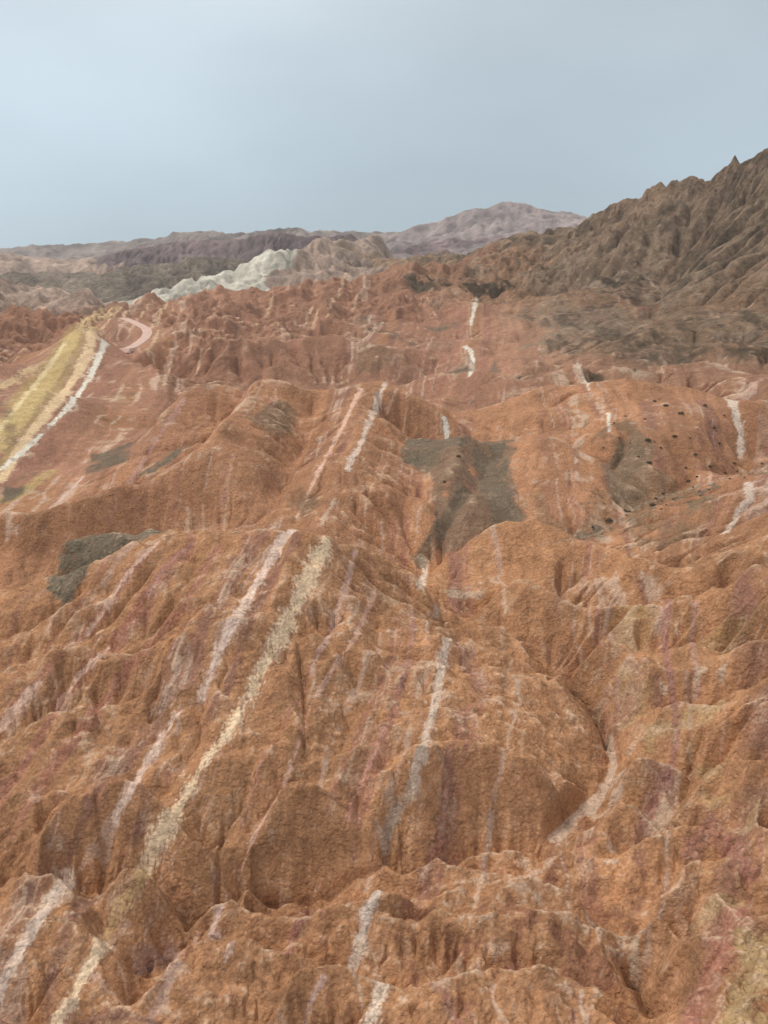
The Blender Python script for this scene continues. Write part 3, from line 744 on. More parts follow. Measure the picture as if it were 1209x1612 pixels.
bed(sub([(548,740,.9),(558,715,.8),(568,700,.6),(575,680,.9),(584,660,.6),(597,625,.9),(607,603,.8)]), 5.5, (.55,.50,.45), .9)
bed(sub([(610,650,.6),(625,612,.7)]), 3, (.5,.38,.3), .7)
bed(sub([(490,1060,.8),(500,1030,.8),(520,1000,1),(532,960,.5),(545,925,.8),(560,868,.8)]), 5, (.50,.38,.34), .75)
bed(sub([(375,1385,.3),(395,1330,.9),(415,1290,1),(430,1265,1),(448,1235,.8),(470,1170,.6),(490,1110,.5),(510,1080,.7),(530,1045,.7),(550,1020,.7),(570,980,.7),(590,935,.9)]), 4.5, (.48,.34,.28), .85)
bed(sub([(345,1470,.5),(330,1476,.6),(348,1430,.9)]), 6, (.46,.38,.37), .85)
bed(sub([(540,1310,.5),(553,1270,.9),(575,1220,.9),(600,1160,.9),(606,1148,.6)]), 4.5, (.50,.31,.26), .85)
bed(sub([(630,1085,.5),(640,1040,.6),(652,1000,.5),(650,960,.4)]), 5, (.40,.26,.25), .7)
bed(sub([(205,1560,.4),(225,1520,.6),(280,1500,.5),(260,1560,.5),(235,1612,.6)]), 12, (.42,.33,.32), .6)
bed(sub([(480,1612,.5),(492,1570,.8),(510,1540,1)]), 6, (.46,.36,.33), .8)
bed(sub([(355,1512,.8),(368,1482,.9)]), 5, (.48,.38,.34), .8)
bed(sub([(455,1500,.5),(470,1450,.7),(490,1435,.6)]), 8, (.34,.18,.16), .8)
GREY = (.60,.55,.47)
bed(sub([(580,1612,1),(592,1580,1),(603,1550,1)]), 12, GREY, .95)
bed(sub([(555,1520,.9),(562,1505,.7),(570,1470,1),(580,1430,1),(594,1402,1)]), 11, (.50,.47,.43), .95)
bed(sub([(600,1370,.2),(606,1330,.8),(618,1290,.7),(640,1260,.5),(652,1225,.7)]), 9, (.42,.38,.33), .8)
bed(sub([(652,1225,.7),(656,1200,1),(665,1188,1),(672,1150,.7),(682,1120,.8),(690,1080,1),(697,1040,1),(704,1005,1)]), 8, (.52,.48,.42), .95)
bed(sub([(684,975,.7),(690,955,.7)]), 5, (.42,.38,.33), .8)
bed(sub([(663,924,1),(670,895,1),(660,880,.9)]), 6, GREY, .95)
bed(sub([(703,690,1),(700,655,.9),(702,672,1)]), 4, WHITE, .95)
bed(sub([(739,592,.8),(745,570,1),(742,552,1),(733,545,.9)]), 4.2, WHITE, .9)
bed(sub([(741,512,.7),(746,490,1),(750,470,.9)]), 3.2, WHITE, .9)
bed(sub([(908,572,.8),(918,590,.9),(927,615,.9)]), 3, WHITE, .85)
bed(sub([(957,650,.9),(959,680,.9)]), 3, WHITE, .85)
bed(sub([(1000,425,.8),(1015,433,1),(1030,450,.9),(1037,458,.8)]), 4, (.50,.44,.36), .9)
bed(sub([(1140,430,.6),(1160,448,.7)]), 3, (.45,.38,.3), .7)
# right
bed(sub([(1148,630,1),(1156,642,1),(1161,665,1),(1167,690,.9),(1165,722,.8)]), 7, (.52,.50,.45), .9)
bed(sub([(1176,762,.9),(1182,785,1),(1160,815,.8),(1143,838,.8)]), 7, (.52,.49,.45), .9)
bed(sub([(1055,1240,.6),(1060,1190,.8),(1066,1150,.9),(1062,1110,.8),(1050,1040,.8),(1045,1000,.8),(1052,945,.9)]), 8, (.36,.21,.185), .8)
bed(sub([(1100,1100,.6),(1097,1060,.9),(1088,1000,.8),(1096,950,1)]), 6, (.44,.30,.26), .7)
bed(sub([(1000,1080,.8),(985,1130,.9),(1010,1050,.9)]), 14, (.28,.14,.12), .75)
bed(sub([(1085,1612,.8),(1110,1560,.9),(1135,1500,1),(1165,1440,1)]), 24, (.34,.18,.14), .7)
bed(sub([(1180,1380,.8),(1120,1300,.7),(1080,1340,.7)]), 16, (.31,.17,.14), .7)
bed(sub([(1010,1300,.6),(1040,1250,.8),(1050,1210,.8)]), 10, (.31,.17,.15), .7)
for pts, c, st in [
  ([(1160,1460),(1209,1440),(1260,1612),(1130,1612)], OCH, .75), ([(1080,1380),(1150,1350),(1160,1400),(1100,1430),(1050,1420)], OCH, .6),
  ([(1080,1215),(1160,1215),(1170,1290),(1100,1290)], OCH, .6), ([(1020,1110),(1130,1105),(1120,1180),(1010,1180)], OCH, .6),
  ([(960,950),(1040,950),(1030,1020),(960,1020)], (.42,.27,.13), .6), ([(1110,950),(1209,910),(1180,990),(1100,1030)], (.34,.22,.10), .6),
  ([(960,1040),(1040,1035),(1030,1090),(960,1130)], OCH, .4), ([(1170,640),(1260,640),(1230,720),(1170,720)], (.33,.2,.12), .5)]:
    col = mix(col, c, st * poly(pts, 6) * sst(N2 + .6 * N3, -1.2, .6))
# dark scree and thin scrub
DARK = (.165, .138, .10); BRN = (.21, .135, .085)
for pts, c, st in [
  ([(635,710),(655,686),(700,690),(735,684),(720,700),(700,712),(665,738),(640,728)], DARK, .9),
  ([(745,700),(765,690),(795,683),(812,690),(795,730),(800,775),(822,808),(790,825),(765,790),(745,745)], DARK, .8),
  ([(695,705),(745,700),(760,760),(750,790),(710,830),(690,820),(685,760)], (.24,.16,.11), .8),
  ([(752,785),(720,830),(690,860),(655,885),(650,878),(690,845),(735,780)], DARK, .9),
  ([(150,712),(205,698),(200,718),(175,738),(150,742)], DARK, .85), ([(320,688),(300,702),(265,722),(240,748),(213,760),(212,752),(240,730),(270,705),(300,690)], DARK, .9),
  ([(380,650),(400,640),(440,635),(465,655),(440,680),(410,675)], (.2,.145,.095), .7), 
  ([(470,785),(500,775),(520,795),(490,815),(470,800)], BRN, .8), ([(0,775),(20,765),(75,738),(60,760),(30,785),(0,800)], DARK, .9),
  ([(0,630),(20,640),(30,700),(15,740),(0,720)], BRN, .7), ([(430,730),(470,745),(500,760),(490,790),(455,800)], (.27,.16,.1), .6),
  ([(935,690),(990,660),(1020,680),(1015,740),(990,755),(960,740)], BRN, .75), ([(840,720),(870,810),(930,760),(1000,760),(960,830),(900,860),(850,840)], (.28,.17,.10), .55),
  ([(1000,770),(1040,740),(1100,760),(1120,800),(1090,850),(1020,860),(980,840)], (.22,.15,.09), .65), ([(895,825),(930,832),(940,845),(905,840)], DARK, .8),
  ([(560,560),(590,545),(625,560),(620,590),(570,595)], BRN, .6), ([(670,520),(700,505),(715,510),(690,530)], DARK, .8), ([(775,585),(800,560),(790,590)], DARK, .7)]:
    col = mix(col, c, st * poly(pts) * sst(N2 + .5 * N3, -1.9, .1))
KN = poly_uv([(((uvz((x_, 860), r=100)[0]) - U0) / DU / LV + 0, (math.log(r_) - V0) / DU / LV) for x_, r_ in [(66,122),(84,130),(120,137),(190,140),(268,140),(292,130),(262,126),(200,125),(140,122),(100,118)]])
KN = blur(KN, 6); KN = sst(KN + (KN > .03) * (.18 * N2 + .15 * N3), .38, .72)
col = mix(col, (.20, .175, .13), .88 * KN); col = mix(col, (.085, .08, .055), .6 * KN * sst(N3 + .5 * N2, .4, 1.2))
for pts, c_, st in [([(655,196),(700,197),(738,198),(790,196),(812,176),(800,160),(752,156),(705,155),(684,160),(678,178)], (.25,.165,.112), 1.0),
        ([(632,196),(660,203),(742,200),(722,190),(700,188),(668,179),(642,184)], (.17,.14,.10), .75), ([(738,196),(770,202),(815,203),(797,186),(803,172),(830,160),(795,155),(768,166),(748,180)], (.16,.135,.098), .72),
        ([(752,172),(722,164),(690,157),(660,150),(650,152),(690,163),(735,175)], (.12,.10,.072), .7), ([(935,196),(985,208),(1022,203),(1018,186),(992,178),(958,180)], (.21,.155,.105), .8),
        ([(1075,180),(1120,182),(1128,172),(1085,166)], (.15,.135,.09), .7)]:
    km_ = poly_uv([((uvz((x_, 780), r=100)[0] - U0) / DU / LV + 0, (math.log(r_) - V0) / DU / LV) for x_, r_ in pts])
    km_ = blur(km_, 8); col = mix(col, np.array(c_) * 1.1, .92 * st * sst(km_ + (km_ > .03) * (.13 * N2 + .15 * N3), .30, .68))
# vegetated valley strip on the right
M = np.zeros(SH, np.float32); stamp(M, trace([(1230,735,.8),(1180,750,.9),(1120,770,.8),(1060,788,.9),(1000,812,.9),(960,838,.8),(910,850,.7)]), 9, 2)
col = mix(col, DARK, .8 * sst(M + .5 * N3 * (M > .02) + .2 * N2 * (M > .02), .45, .9))
M = np.zeros(SH, np.float32); stamp(M, trace([(1230,728,.9),(1160,750,.9),(1050,780,.9),(1000,800,.9),(940,842,.8),(880,855,.7),(820,862,.4)]), 2.2, 2)
col = mix(col, (.44,.33,.25), .7 * sst(M, .3, .8))
# rough dark rock of the mountain: upper part uniform, lower part streaked
mtn = (RID == 2); low = (RID == 3)
g = N2 + .7 * N3
col = np.where(mtn[..., None], mix(col, (.075,.06,.045), .6 * sst(g, -.1, 1.3)), col)
col = np.where(mtn[..., None], mix(col, (.36,.26,.19), .6 * sst(N1 - .7 * N3, .3, 1.3)), col)
ani = fbm(SH, (60 * q, 30 * q), 4, RNG, .65)
a2 = np.roll(ani, 0)
sh_ = (np.arange(nr) * .35).astype(int)        # slant of the streaks
a2 = np.take_along_axis(ani, (np.arange(nc)[None, :] + sh_[:, None]) % nc, 1)
lowm = np.where(low, 1., 0.); lowm = g2(blur(dn2(dn2(dn2(lowm))) if LV == 1 else dn2(dn2(lowm)), 14)); lowm = sst(lowm + .22 * N2, .18, .75) * (R < 750) * (R > 230)
b2 = fbm(SH, (34 * q, 15 * q), 3, RNG, .75); b2 = np.take_along_axis(b2, (np.arange(nc)[None, :] + sh_[:, None]) % nc, 1)
b3 = fbm(SH, (28 * q, 11 * q), 3, RNG, .75); b3 = np.take_along_axis(b3, (np.arange(nc)[None, :] + sh_[:, None]) % nc, 1)
col = mix(col, (.38, .22, .14), .7 * lowm * sst(a2 - .3 * b2, .1, .9))
col = mix(col, (.50, .38, .28), .75 * lowm * sst(b2 + .3 * N2, .75, 1.35))
col = mix(col, (.085, .070, .048), .85 * lowm * sst(b3 + .45 * N2, .85, 1.35))
mm = blur(np.where(mtn, 1., 0.), 6)
col = mix(col, (.10, .082, .058), .6 * mm * sst(b3 + .3 * a2, .9, 1.5)); col = mix(col, (.40, .30, .21), .5 * mm * sst(-b2 + .3 * N1, .7, 1.4))
for k in (4, 5, 6, 7, 8, 9):                  # mottling of the far hills
    m_ = (RID == k)[..., None]; col = np.where(m_, col * (1 + .16 * np.clip(N3, -1.5, 1.5) + .14 * np.clip(ani, -1.5, 1.5))[..., None], col)
# salt crust on level tops and hollows, loose pale debris in the near right
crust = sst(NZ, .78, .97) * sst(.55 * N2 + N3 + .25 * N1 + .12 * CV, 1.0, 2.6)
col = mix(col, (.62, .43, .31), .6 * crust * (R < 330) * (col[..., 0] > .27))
deb = np.clip(poly([(640,1380),(760,1350),(900,1390),(1000,1480),(1000,1600),(880,1600),(660,1560)], 10), 0, 1)
col = mix(col, (.60, .42, .32), .6 * deb * sst(N3 + .3 * N2, .8, 2.2))
col = mix(col, (.26, .12, .085), .6 * deb * sst(-N2 - .4 * N3, .5, 1.2))
spk = (R < 200) * np.clip((200 - R) / 80, 0, 1)
col = mix(col, (.66, .47, .34), .36 * spk * sst(.6 * GR + .8 * N3 + .4 * N2, .9, 1.8)); col = mix(col, (.24, .11, .06), .32 * spk * sst(-.6 * GR - .7 * N3 - .5 * N2, 1.0, 1.9))
tops = sst((blur(Z, 1) - blur(Z, 8)) / R * 1000, .12, .7) * sst(NZ, .6, .9)  # convex rims: pale crust plus highlights painted into the colour
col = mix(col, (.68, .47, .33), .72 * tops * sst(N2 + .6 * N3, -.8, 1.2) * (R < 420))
# stream bed of pale dried mud, and small salt flats
M = np.zeros(SH, np.float32)
stamp(M, uvline(STREAM[:5]), 8, 3); stamp(M, uvline(STREAM[4:]), 14, 3)
BEDM = sst(M + .10 * N2 * (M > .02), .38, .6)
col = mix(col, (.64, .47, .36), .92 * BEDM)
col = mix(col, (.28, .17, .12), .8 * BEDM * sst(-np.abs(N2 * .7 + .4 * N3), -.12, -.03))
M = np.zeros(SH, np.float32); stamp(M, trace([(695,934,.8),(725,936,1),(760,938,.9)]), 6, 3); stamp(M, trace([(985,1530,.6),(1000,1490,.8),(990,1470,.8),(960,1500,.8)]), 14, 2)
stamp(M, trace([(1100,1055,.8),(1130,1058,.8)]), 6, 2)
col = mix(col, (.60, .45, .33), .85 * sst(M + .4 * N3 * (M > .02), .35, .9))

col = np.clip(col, .02, .84)
print("colour", round(time.time() - T0, 1))
mat = bpy.data.materials.new('earth'); mat.use_nodes = True
nt = mat.node_tree; N = nt.nodes.new; Lk = nt.links.new; bs = nt.nodes['Principled BSDF']
bs.inputs['Roughness'].default_value = .95; bs.inputs['Specular IOR Level'].default_value = .15
at = N('ShaderNodeAttribute'); at.attribute_name = 'earth_colour'
tc = N('ShaderNodeTexCoord')
def noise(scale, det, rough=.6, dist=0):
    n = N('ShaderNodeTexNoise'); n.inputs['Scale'].default_value = scale; n.inputs['Detail'].default_value = det
    n.inputs['Roughness'].default_value = rough; n.inputs['Distortion'].default_value = dist
    Lk(tc.outputs['Object'], n.inputs['Vector']); return n
def maprange(sock, a, b, c, d):
    m = N('ShaderNodeMapRange'); Lk(sock, m.inputs['Value'])
    for k, v in zip(('From Min', 'From Max', 'To Min', 'To Max'), (a, b, c, d)): m.inputs[k].default_value = v
    return m.outputs[0]
def scale_col(c, f):
    v = N('ShaderNodeVectorMath'); v.operation = 'SCALE'; Lk(c, v.inputs[0]); Lk(f, v.inputs['Scale']); return v.outputs[0]
grain = noise(5.5, 5, .75); patchy = noise(.45, 6, .65, .4); wide = noise(.06, 5, .6)
vor = N('ShaderNodeTexVoronoi'); vor.inputs['Scale'].default_value = 2.6; Lk(tc.outputs['Object'], vor.inputs['Vector'])
c = scale_col(at.outputs['Color'], maprange(grain.outputs['Fac'], .3, .7, .90, 1.10))
pop = N('ShaderNodeTexVoronoi'); pop.inputs['Scale'].default_value = 2.6; Lk(tc.outputs['Object'], pop.inputs['Vector'])
c = scale_col(c, maprange(pop.outputs['Distance'], .1, .75, 1.16, .86))
mpz = N('ShaderNodeMapping'); mpz.inputs['Scale'].default_value = (1, 1, .30); Lk(tc.outputs['Object'], mpz.inputs[0])
wb = noise(.8, 4, .6); wa = N('ShaderNodeVectorMath'); wa.operation = 'ADD'; ws = N('ShaderNodeVectorMath'); ws.operation = 'SCALE'; ws.inputs['Scale'].default_value = 1.3
Lk(wb.outputs['Color'], ws.inputs[0]); Lk(mpz.outputs[0], wa.inputs[0]); Lk(ws.outputs[0], wa.inputs[1])
ck = N('ShaderNodeTexVoronoi'); ck.feature = 'DISTANCE_TO_EDGE'; ck.inputs['Scale'].default_value = .30; Lk(wa.outputs[0], ck.inputs['Vector'])
ckm = N('ShaderNodeMath'); ckm.operation = 'MULTIPLY_ADD'; Lk(patchy.outputs['Fac'], ckm.inputs[0]); ckm.inputs[1].default_value = -.55; ckm.inputs[2].default_value = .34
cks = N('ShaderNodeMath'); cks.operation = 'ADD'; Lk(ckm.outputs[0], cks.inputs[0]); Lk(ck.outputs['Distance'], cks.inputs[1])
CRK = maprange(cks.outputs[0], .03, .07, 0, 1)
c = scale_col(c, maprange(CRK, 0, 1, .80, 1))
c = scale_col(c, maprange(patchy.outputs['Fac'], .3, .7, .78, 1.20))
c = scale_col(c, maprange(wide.outputs['Fac'], .3, .7, .90, 1.10))
Lk(c, bs.inputs['Base Color'])
def bump(h, dist, strength, prev=None):
    b = N('ShaderNodeBump'); b.inputs['Distance'].default_value = dist; b.inputs['Strength'].default_value = strength
    Lk(h, b.inputs['Height'])
    if prev: Lk(prev, b.inputs['Normal'])
    return b.outputs[0]
crag = noise(.085, 10, .78, .3); blot = noise(.2, 7, .8, .6)
def blend(v, w_):                              # 1 + w*(v-1)
    m = N('ShaderNodeMath'); m.operation = 'SUBTRACT'; Lk(v, m.inputs[0]); m.inputs[1].default_value = 1
    k = N('ShaderNodeMath'); k.operation = 'MULTIPLY_ADD'; Lk(m.outputs[0], k.inputs[0]); Lk(w_, k.inputs[1]); k.inputs[2].default_value = 1; return k.outputs[0]
c = scale_col(c, blend(maprange(blot.outputs['Fac'], .36, .64, .62, 1.42), at.outputs['Alpha']))
Lk(c, bs.inputs['Base Color'])
rocky = noise(.12, 8, .68, .2); mid = noise(.9, 6, .62, .3)
n_ = bump(rocky.outputs['Fac'], 2.6, .7)
b_ = N('ShaderNodeBump'); b_.inputs['Distance'].default_value = 6.0; Lk(at.outputs['Alpha'], b_.inputs['Strength']); Lk(crag.outputs['Fac'], b_.inputs['Height']); Lk(n_, b_.inputs['Normal']); n_ = b_.outputs[0]
n_ = bump(mid.outputs['Fac'], .6, .8, n_)
n_ = bump(grain.outputs['Fac'], .035, .5, n_)
n_ = bump(vor.outputs['Distance'], .10, .7, n_)
n_ = bump(CRK, .08, .5, n_)
Lk(n_, bs.inputs['Normal'])

# ------------------------------------------------------------------ which hill each piece of ground belongs to
def seeds(ids):
    lb = -np.ones(sh8, int)
    for i, l in enumerate(CON):
        if ids[i] < 0: continue
        for (u0, v0, _), (u1, v1, _) in zip(l[:-1], l[1:]):
            k = int(max(abs(u1 - u0), abs(v1 - v0)) / DU / 8 * 2) + 2; t = np.linspace(0, 1, k)
            c = ((u0 + (u1 - u0) * t - U0) / DU / 8).astype(int); r = ((v0 + (v1 - v0) * t - V0) / DU / 8).astype(int)
            ok = (c >= 0) & (c < nc8) & (r >= 0) & (r < nr8); lb[r[ok], c[ok]] = ids[i]
    return lb
Z8 = Z
while Z8.shape[0] > nr8: Z8 = dn2(Z8)
def spread(lb, rounds, downhill):
    for _ in range(rounds):
        p = np.pad(lb, 1, mode='edge'); pz = np.pad(Z8, 1, mode='edge'); new = lb.copy()
        for o_ in RNG.permutation(4):
            dy, dx = [(0, 1), (2, 1), (1, 0), (1, 2)][o_]
            nb = p[dy:dy + nr8, dx:dx + nc8]; ok = (new < 0) & (nb >= 0)
            if downhill: ok &= pz[dy:dy + nr8, dx:dx + nc8] >= Z8 - .01
            new = np.where(ok, nb, new)
        if (new == lb).all(): break
        lb = new
    return lb
hl = spread(spread(seeds(HN), 60, True), 500, False)
hw_r = np.clip(((np.arange(nr)[:, None] + WY * 2.5 * q) * LV / 8), 0, nr8 - 1).astype(int)
hw_c = np.clip(((np.arange(nc)[None, :] + WX * 2.5 * q) * LV / 8), 0, nc8 - 1).astype(int)
HID = hl[hw_r, hw_c]
HID = np.where(BEDM > .5, 32, HID)
HILLS = {
 0: ('mountain_range', 'low grey mauve mountain range along the horizon at the left edge', 'mountain range'),
 1: ('mountain', 'faraway pinkish grey mountain with a flat double summit on the central skyline', 'mountain'),
 2: ('ridge', 'dark purple ridge on the skyline above the pale green hill', 'ridge'),
 3: ('hill', 'dark greenish brown hills left of the pale green hill', 'hills'),
 4: ('hill', 'pale greenish white bare hill with a pinkish shoulder beneath the skyline', 'hill'),
 5: ('hill', 'pale pink low hills at the left edge below the far range', 'hills'),
 6: ('hill', 'rust red fluted hills with small pale streaks in the far middle', 'hills'),
 7: ('mountain', 'rugged dark brown rocky mountain rising on the right', 'mountain'),
 8: ('hill', 'tilted hill with yellow and white rock layers at the left edge', 'hill'),
 9: ('ridge', 'red ridge crossed by two white stripes behind the big striped ridge', 'ridge'),
 10: ('ridge', 'long red ridge with a fluted face at the left above the grey knoll', 'ridge'),
 11: ('hill', 'brown hill with dark grey scree patches in the middle', 'hill'),
 12: ('hill', 'round smooth red hill right of the dark scree patches', 'hill'),
 13: ('hill', 'broad tan dome hill with a white vein and scattered shrubs at right', 'hill'),
 14: ('mound', 'smooth red mound in front of the round hill, above the gully head', 'mound'),
 15: ('hill', 'steep right hillside with the uppermost spur above the gully', 'hillside'),
 16: ('ridge', 'second spur running down from the right to the narrow dark gully', 'spur'),
 17: ('ridge', 'ochre spur with a purple stripe just above the pale stream bed', 'spur'),
 18: ('ridge', 'ochre and purple spur to the right of the pale stream bed', 'spur'),
 19: ('mound', 'small rounded red mound beside the lower end of the pale stream bed', 'mound'),
 20: ('hill', 'ochre and purple knobby slope filling the lower right corner', 'hillside'),
 21: ('ridge', 'red furrowed flank with rounded lobes left of the gully', 'hillside'),
 22: ('ridge', 'big red ridge crossed by broad white and cream stripes in the centre', 'ridge'),
 23: ('mound', 'dark grey topped knoll behind the left end of the big ridge', 'knoll'),
 24: ('mound', 'steep smooth red mound with cracked face low in the centre', 'mound'),
 25: ('mound', 'broad red mound with cracks low at the left', 'mound'),
 26: ('mound', 'rounded red mound with a white stripe in the lower left corner', 'mound'),
 27: ('mound', 'rounded mound crossed by the cream stripe near the bottom left', 'mound'),
 28: ('mound', 'low red mound with a grey white stripe at its right end near the bottom', 'mound'),
 29: ('mound', 'lumpy red mound with mauve patches at the bottom centre left', 'mound'),
 30: ('mound', 'small red mound below the stream bed, above the pale crumbly slope', 'mound'),
 31: ('mound', 'crumbly red mound speckled with pale crust at the bottom right of centre', 'mound'),
 32: ('stream_bed', 'pale cracked dry mud bed winding along the bottom of the gully', 'stream bed')}
CO = np.stack([R * np.sin(UU), R * np.cos(UU), Z], -1).astype(np.float32)
du_ = np.gradient(CO, axis=1); dv_ = np.gradient(CO, axis=0)
NRM = np.cross(du_, dv_); NRM /= np.linalg.norm(NRM, axis=-1, keepdims=True) + 1e-9; NRM = NRM.reshape(-1, 3).astype(np.float32)
CO = CO.reshape(-1, 3); ROCK = np.clip(blur(wgt(LV), 4) * .0 + g2(blur(dn2(dn2(dn2(np.isin(RID, (2, 3, 7)).astype(np.float32)))) if LV == 1 else dn2(dn2(np.isin(RID, (2, 3, 7)).astype(np.float32))), 22)) + .35 * blur(np.isin(RID, (4, 5, 6, 8, 9)).astype(np.float32), 6), 0, 1)
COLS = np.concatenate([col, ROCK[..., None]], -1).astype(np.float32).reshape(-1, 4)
ii = np.arange(nr * nc, dtype=np.int32).reshape(nr, nc)
Q = np.stack([ii[:-1, :-1], ii[:-1, 1:], ii[1:, 1:], ii[1:, :-1]], -1).reshape(-1, 4); HF = HID[:-1, :-1].ravel()
def tag(o, label, cat, kind=None, group=None):
    o['label'] = label; o['category'] = cat
    if kind: o['kind'] = kind
    if group: o['group'] = group
for k, (name, label, cat) in HILLS.items():
    qk = Q[HF == k]
    if not len(qk): continue
    used = np.zeros(nr * nc, bool); used[qk.ravel()] = True; vid = np.nonzero(used)[0]; remap = np.cumsum(used) - 1
    qk = remap[qk].astype(np.int32)
    me = bpy.data.meshes.new(name)
    me.vertices.add(len(vid)); me.vertices.foreach_set('co', CO[vid].ravel())
    me.loops.add(qk.size); me.loops.foreach_set('vertex_index', qk.ravel())
    me.polygons.add(len(qk)); me.polygons.foreach_set('loop_start', np.arange(0, qk.size, 4, dtype=np.int32))
    me.update(); me.polygons.foreach_set('use_smooth', np.ones(len(qk), bool))
    me.normals_split_custom_set_from_vertices(NRM[vid])
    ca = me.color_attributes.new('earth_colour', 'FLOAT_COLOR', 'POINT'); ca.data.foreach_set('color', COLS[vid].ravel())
    me.materials.append(mat)
    o = bpy.data.objects.new(name, me); C.collection.objects.link(o); tag(o, label, cat, 'structure')
print('hills', round(time.time() - T0, 1))

def ground_z(x, y):
    c = (math.atan2(x, y) - U0) / DU / LV - .5; r = (math.log(math.hypot(x, y)) - V0) / DU / LV - .5
    c = min(max(c, 0), nc - 2.001); r = min(max(r, 0), nr - 2.001); i, j = int(r), int(c); fr, fc = r - i, c - j
    return (Z[i, j] * (1 - fc) + Z[i, j + 1] * fc) * (1 - fr) + (Z[i + 1, j] * (1 - fc) + Z[i + 1, j + 1] * fc) * fr
def world(px, py):
    c, r = hit(px, py); rr = math.exp(V0 + (r + .5) * DU * LV); u = U0 + (c + .5) * DU * LV
    return rr * math.sin(u), rr * math.cos(u)
def simple_mat(name, col_, rough=.9, var=.2, sc=2.0):
    m = bpy.data.materials.new(name); m.use_nodes = True; t = m.node_tree; b = t.nodes['Principled BSDF']
    b.inputs['Roughness'].default_value = rough; b.inputs['Specular IOR Level'].default_value = .2
    n = t.nodes.new('ShaderNodeTexNoise'); n.inputs['Scale'].default_value = sc; n.inputs['Detail'].default_value = 5
    tc_ = t.nodes.new('ShaderNodeTexCoord'); t.links.new(tc_.outputs['Object'], n.inputs['Vector'])
    r = t.nodes.new('ShaderNodeValToRGB'); r.color_ramp.elements[0].position = .3; r.color_ramp.elements[1].position = .7
    r.color_ramp.elements[0].color = tuple(v * (1 - var) for v in col_) + (1,); r.color_ramp.elements[1].color = tuple(v * (1 + var) for v in col_) + (1,)
    t.links.new(n.outputs['Fac'], r.inputs[0]); t.links.new(r.outputs[0], b.inputs['Base Color']); return m
def mesh_obj(name, v, f, m, smooth=False, parent=None):
    me = bpy.data.meshes.new(name); me.from_pydata(v, [], f); me.materials.append(m); me.update()
    if smooth: me.polygons.foreach_set('use_smooth', [True] * len(f))
    o = bpy.data.objects.new(name, me); C.collection.objects.link(o); o.parent = parent; return o
# wide ground reaching the horizon under and round the hills
g_ = mesh_obj('ground', [(-3600, -3600, -60), (3600, -3600, -60), (3600, 3600, -60), (-3600, 3600, -60)], [(0, 1, 2, 3)], simple_mat('desert_floor', (.33, .19, .12), sc=.01))
tag(g_, 'bare reddish desert floor spreading beneath and beyond all the hills', 'ground', 'structure')
# the pink road
P = np.array([(math.exp(v) * math.sin(u), math.exp(v) * math.cos(u)) for u, v, _ in line(ROADW, .002)])
for _ in range(6): P[1:-1] = (P[:-2] + 2 * P[1:-1] + P[2:]) / 4
t_ = [0]
for a, b in zip(P[:-1], P[1:]): t_.append(t_[-1] + float(np.hypot(*(b - a))))
n = max(int(t_[-1] / 1.5), 8); tt = np.linspace(0, t_[-1] * .96, n); P = np.stack([np.interp(tt, t_, P[:, 0]), np.interp(tt, t_, P[:, 1])], 1)
T = np.gradient(P, axis=0); T /= np.linalg.norm(T, axis=1, keepdims=True) + 1e-9; Nn = np.stack([-T[:, 1], T[:, 0]], 1)
hwid = 1.9; v = []; f = []
zc = np.array([max(ground_z(*(p + nn * k)) for k in (-hwid, -1, 0, 1, hwid)) for p, nn in zip(P, Nn)]) + .25
for _ in range(4): zc[1:-1] = np.maximum(zc[1:-1], (zc[:-2] + zc[2:]) / 2)
for p, nn, z0 in zip(P, Nn, zc):
    for k, dz in ((-hwid - .5, -1.2), (-hwid, 0), (0, .05), (hwid, 0), (hwid + .5, -1.2)): v.append((*(p + nn * k), z0 + dz))
v[:5] = [(a_, b_, c_ - 1.5) for a_, b_, c_ in v[:5]]; v[-5:] = [(a_, b_, c_ - 1.5) for a_, b_, c_ in v[-5:]]
for i in range(len(P) - 1):
    for j in range(4): a = i * 5 + j; f.append((a, a + 1, a + 6, a + 5))
ro = mesh_obj('road', v, f, simple_mat('road_surface', (.60, .42, .36), var=.1, sc=.4))
tag(ro, 'short winding pink road between red hills right of the yellow layers', 'road', 'structure')

# shrubs on the tan dome and along its dry valley
fol = simple_mat('shrub_foliage', (.12, .105, .07), var=.4, sc=6); bark = simple_mat('shrub_bark', (.09, .065, .045))
def make_shrub(seed):
    g = np.random.default_rng(seed); v = []; f = []
    for _ in range(260):
        d = g.normal(size=3); d /= np.linalg.norm(d); d[2] = abs(d[2]); rr = .25 + .35 * g.random()
        c_ = d * rr * np.array([1, 1, .85]) + [0, 0, .12]; a = g.normal(size=3) * .06; b_ = g.normal(size=3) * .04; n0 = len(v)
        v += [tuple(c_ - a), tuple(c_ + b_), tuple(c_ + a), tuple(c_ - b_)]; f.append((n0, n0 + 1, n0 + 2, n0 + 3))
    e = bpy.data.objects.new('shrub', None); C.collection.objects.link(e); mesh_obj('foliage', v, f, fol, parent=e)
    v = []; f = []
    for k in range(7):
        a = g.random() * 6.28; tip = np.array([math.cos(a) * .35, math.sin(a) * .35, .45 + .1 * g.random()]); n0 = len(v)
        for h_, w_ in ((0, .03), (1, .01)):
            for j in range(3): v.append((tip[0] * h_ + w_ * math.cos(j * 2.09), tip[1] * h_ + w_ * math.sin(j * 2.09), tip[2] * h_ - .1 * (1 - h_)))
        for j in range(3): f.append((n0 + j, n0 + (j + 1) % 3, n0 + 3 + (j + 1) % 3, n0 + 3 + j))
    mesh_obj('stem', v, f, bark, parent=e); return e
protos = [make_shrub(k) for k in (1, 2, 3)]; fresh = [True] * 3
g = np.random.default_rng(5)
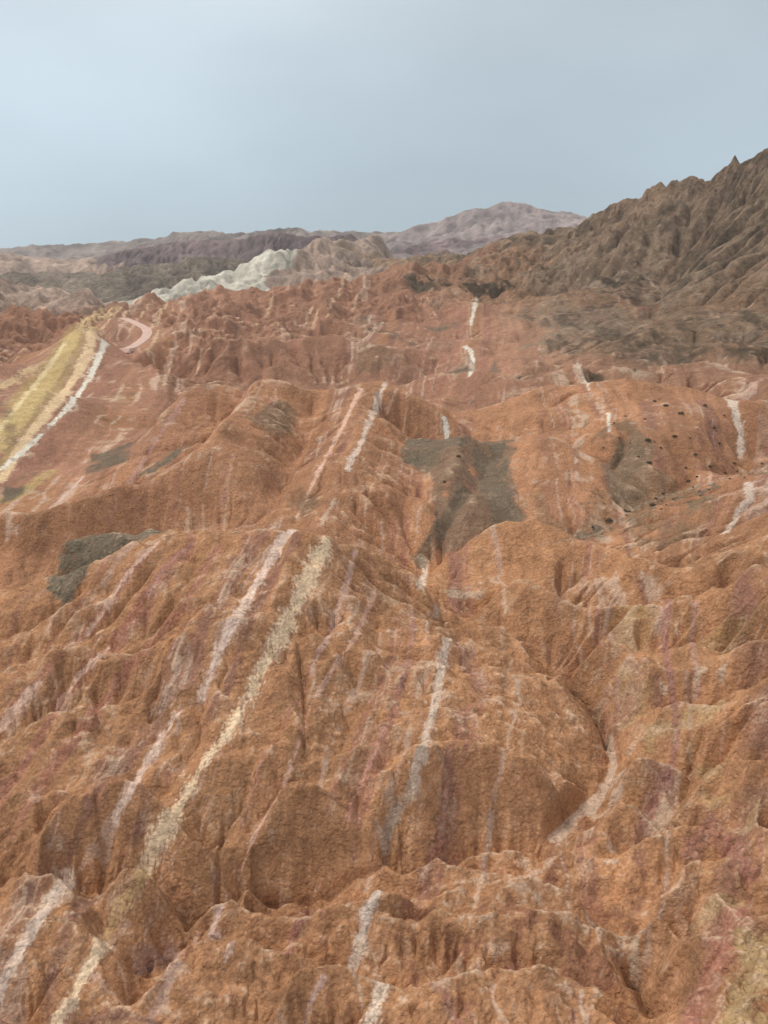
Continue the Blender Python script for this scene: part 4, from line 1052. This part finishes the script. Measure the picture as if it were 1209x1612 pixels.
DOME = 'small dark desert shrub dotted on the bare tan dome hill', 'desert shrub', 'shrubs scattered over the tan dome hill'
VAL = 'dark low shrub growing along the dry valley below the tan dome', 'desert shrub', 'shrubs along the dry valley on the right'
SC = 'tiny dark shrub on the grey scree hill in the middle', 'desert shrub', 'shrubs on the scree hill'
spots = [(x, y, DOME) for x, y in [(1124,676),(1072,653),(1095,717),(1030,632),(1097,752),(1020,695),(1030,697),(1156,731),(985,656),(950,707),(967,667),(1062,690),(1040,706),(1015,660),(1110,640),(1140,655),(1086,690),(1048,640),(1005,720),(1022,730),(1080,738),(1118,735),(1132,700),(975,690),(992,700)]]
spots += [(x, y, SC) for x, y in [(750,702),(772,706),(738,742),(722,720),(700,760),(760,750)]]
for k in range(24):
    t = g.random(); i = min(int(t * 5), 4); A_ = [(1205,722),(1160,742),(1110,768),(1060,785),(1000,808),(930,842)]; tt_ = t * 5 - i
    spots.append((A_[i][0] + (A_[i + 1][0] - A_[i][0]) * tt_ + g.normal() * 9, A_[i][1] + (A_[i + 1][1] - A_[i][1]) * tt_ + g.normal() * 9, VAL))
for x, y, (lb, ct, gr) in spots:
    if x > 1206: continue
    k = int(g.integers(3)); X, Y = world(x, y); src = protos[k]
    if fresh[k]: o = src; fresh[k] = False
    else:
        o = src.copy(); C.collection.objects.link(o)
        for ch in src.children:
            c_ = ch.copy(); C.collection.objects.link(c_); c_.parent = o
    sz = (.45 + .9 * g.random() ** 2.5) * (1.0 if gr != SC[2] else .8)
    o.location = (X, Y, ground_z(X, Y) - .05); o.rotation_euler = (0, 0, g.random() * 6.28); o.scale = (sz, sz, sz * .85); tag(o, lb, ct, None, gr)

# thin haze between the near hills and the far ranges
hz = bpy.data.materials.new('haze'); hz.use_nodes = True; t = hz.node_tree; t.nodes.clear()
ou = t.nodes.new('ShaderNodeOutputMaterial'); pv = t.nodes.new('ShaderNodeVolumePrincipled')
pv.inputs['Color'].default_value = (.80, .88, .97, 1); pv.inputs['Density'].default_value = .00010; pv.inputs['Anisotropy'].default_value = .2
t.links.new(pv.outputs[0], ou.inputs['Volume'])
x0, x1, y0, y1, z0, z1 = -3700, 3700, -3700, 3700, -61, 330
hb = mesh_obj('haze', [(x0,y0,z0),(x1,y0,z0),(x1,y1,z0),(x0,y1,z0),(x0,y0,z1),(x1,y0,z1),(x1,y1,z1),(x0,y1,z1)],
    [(0,3,2,1),(4,5,6,7),(0,1,5,4),(1,2,6,5),(2,3,7,6),(3,0,4,7)], hz)
tag(hb, 'thin bluish haze lying over the distant hills', 'haze', 'stuff')
print('done', round(time.time() - T0, 1))
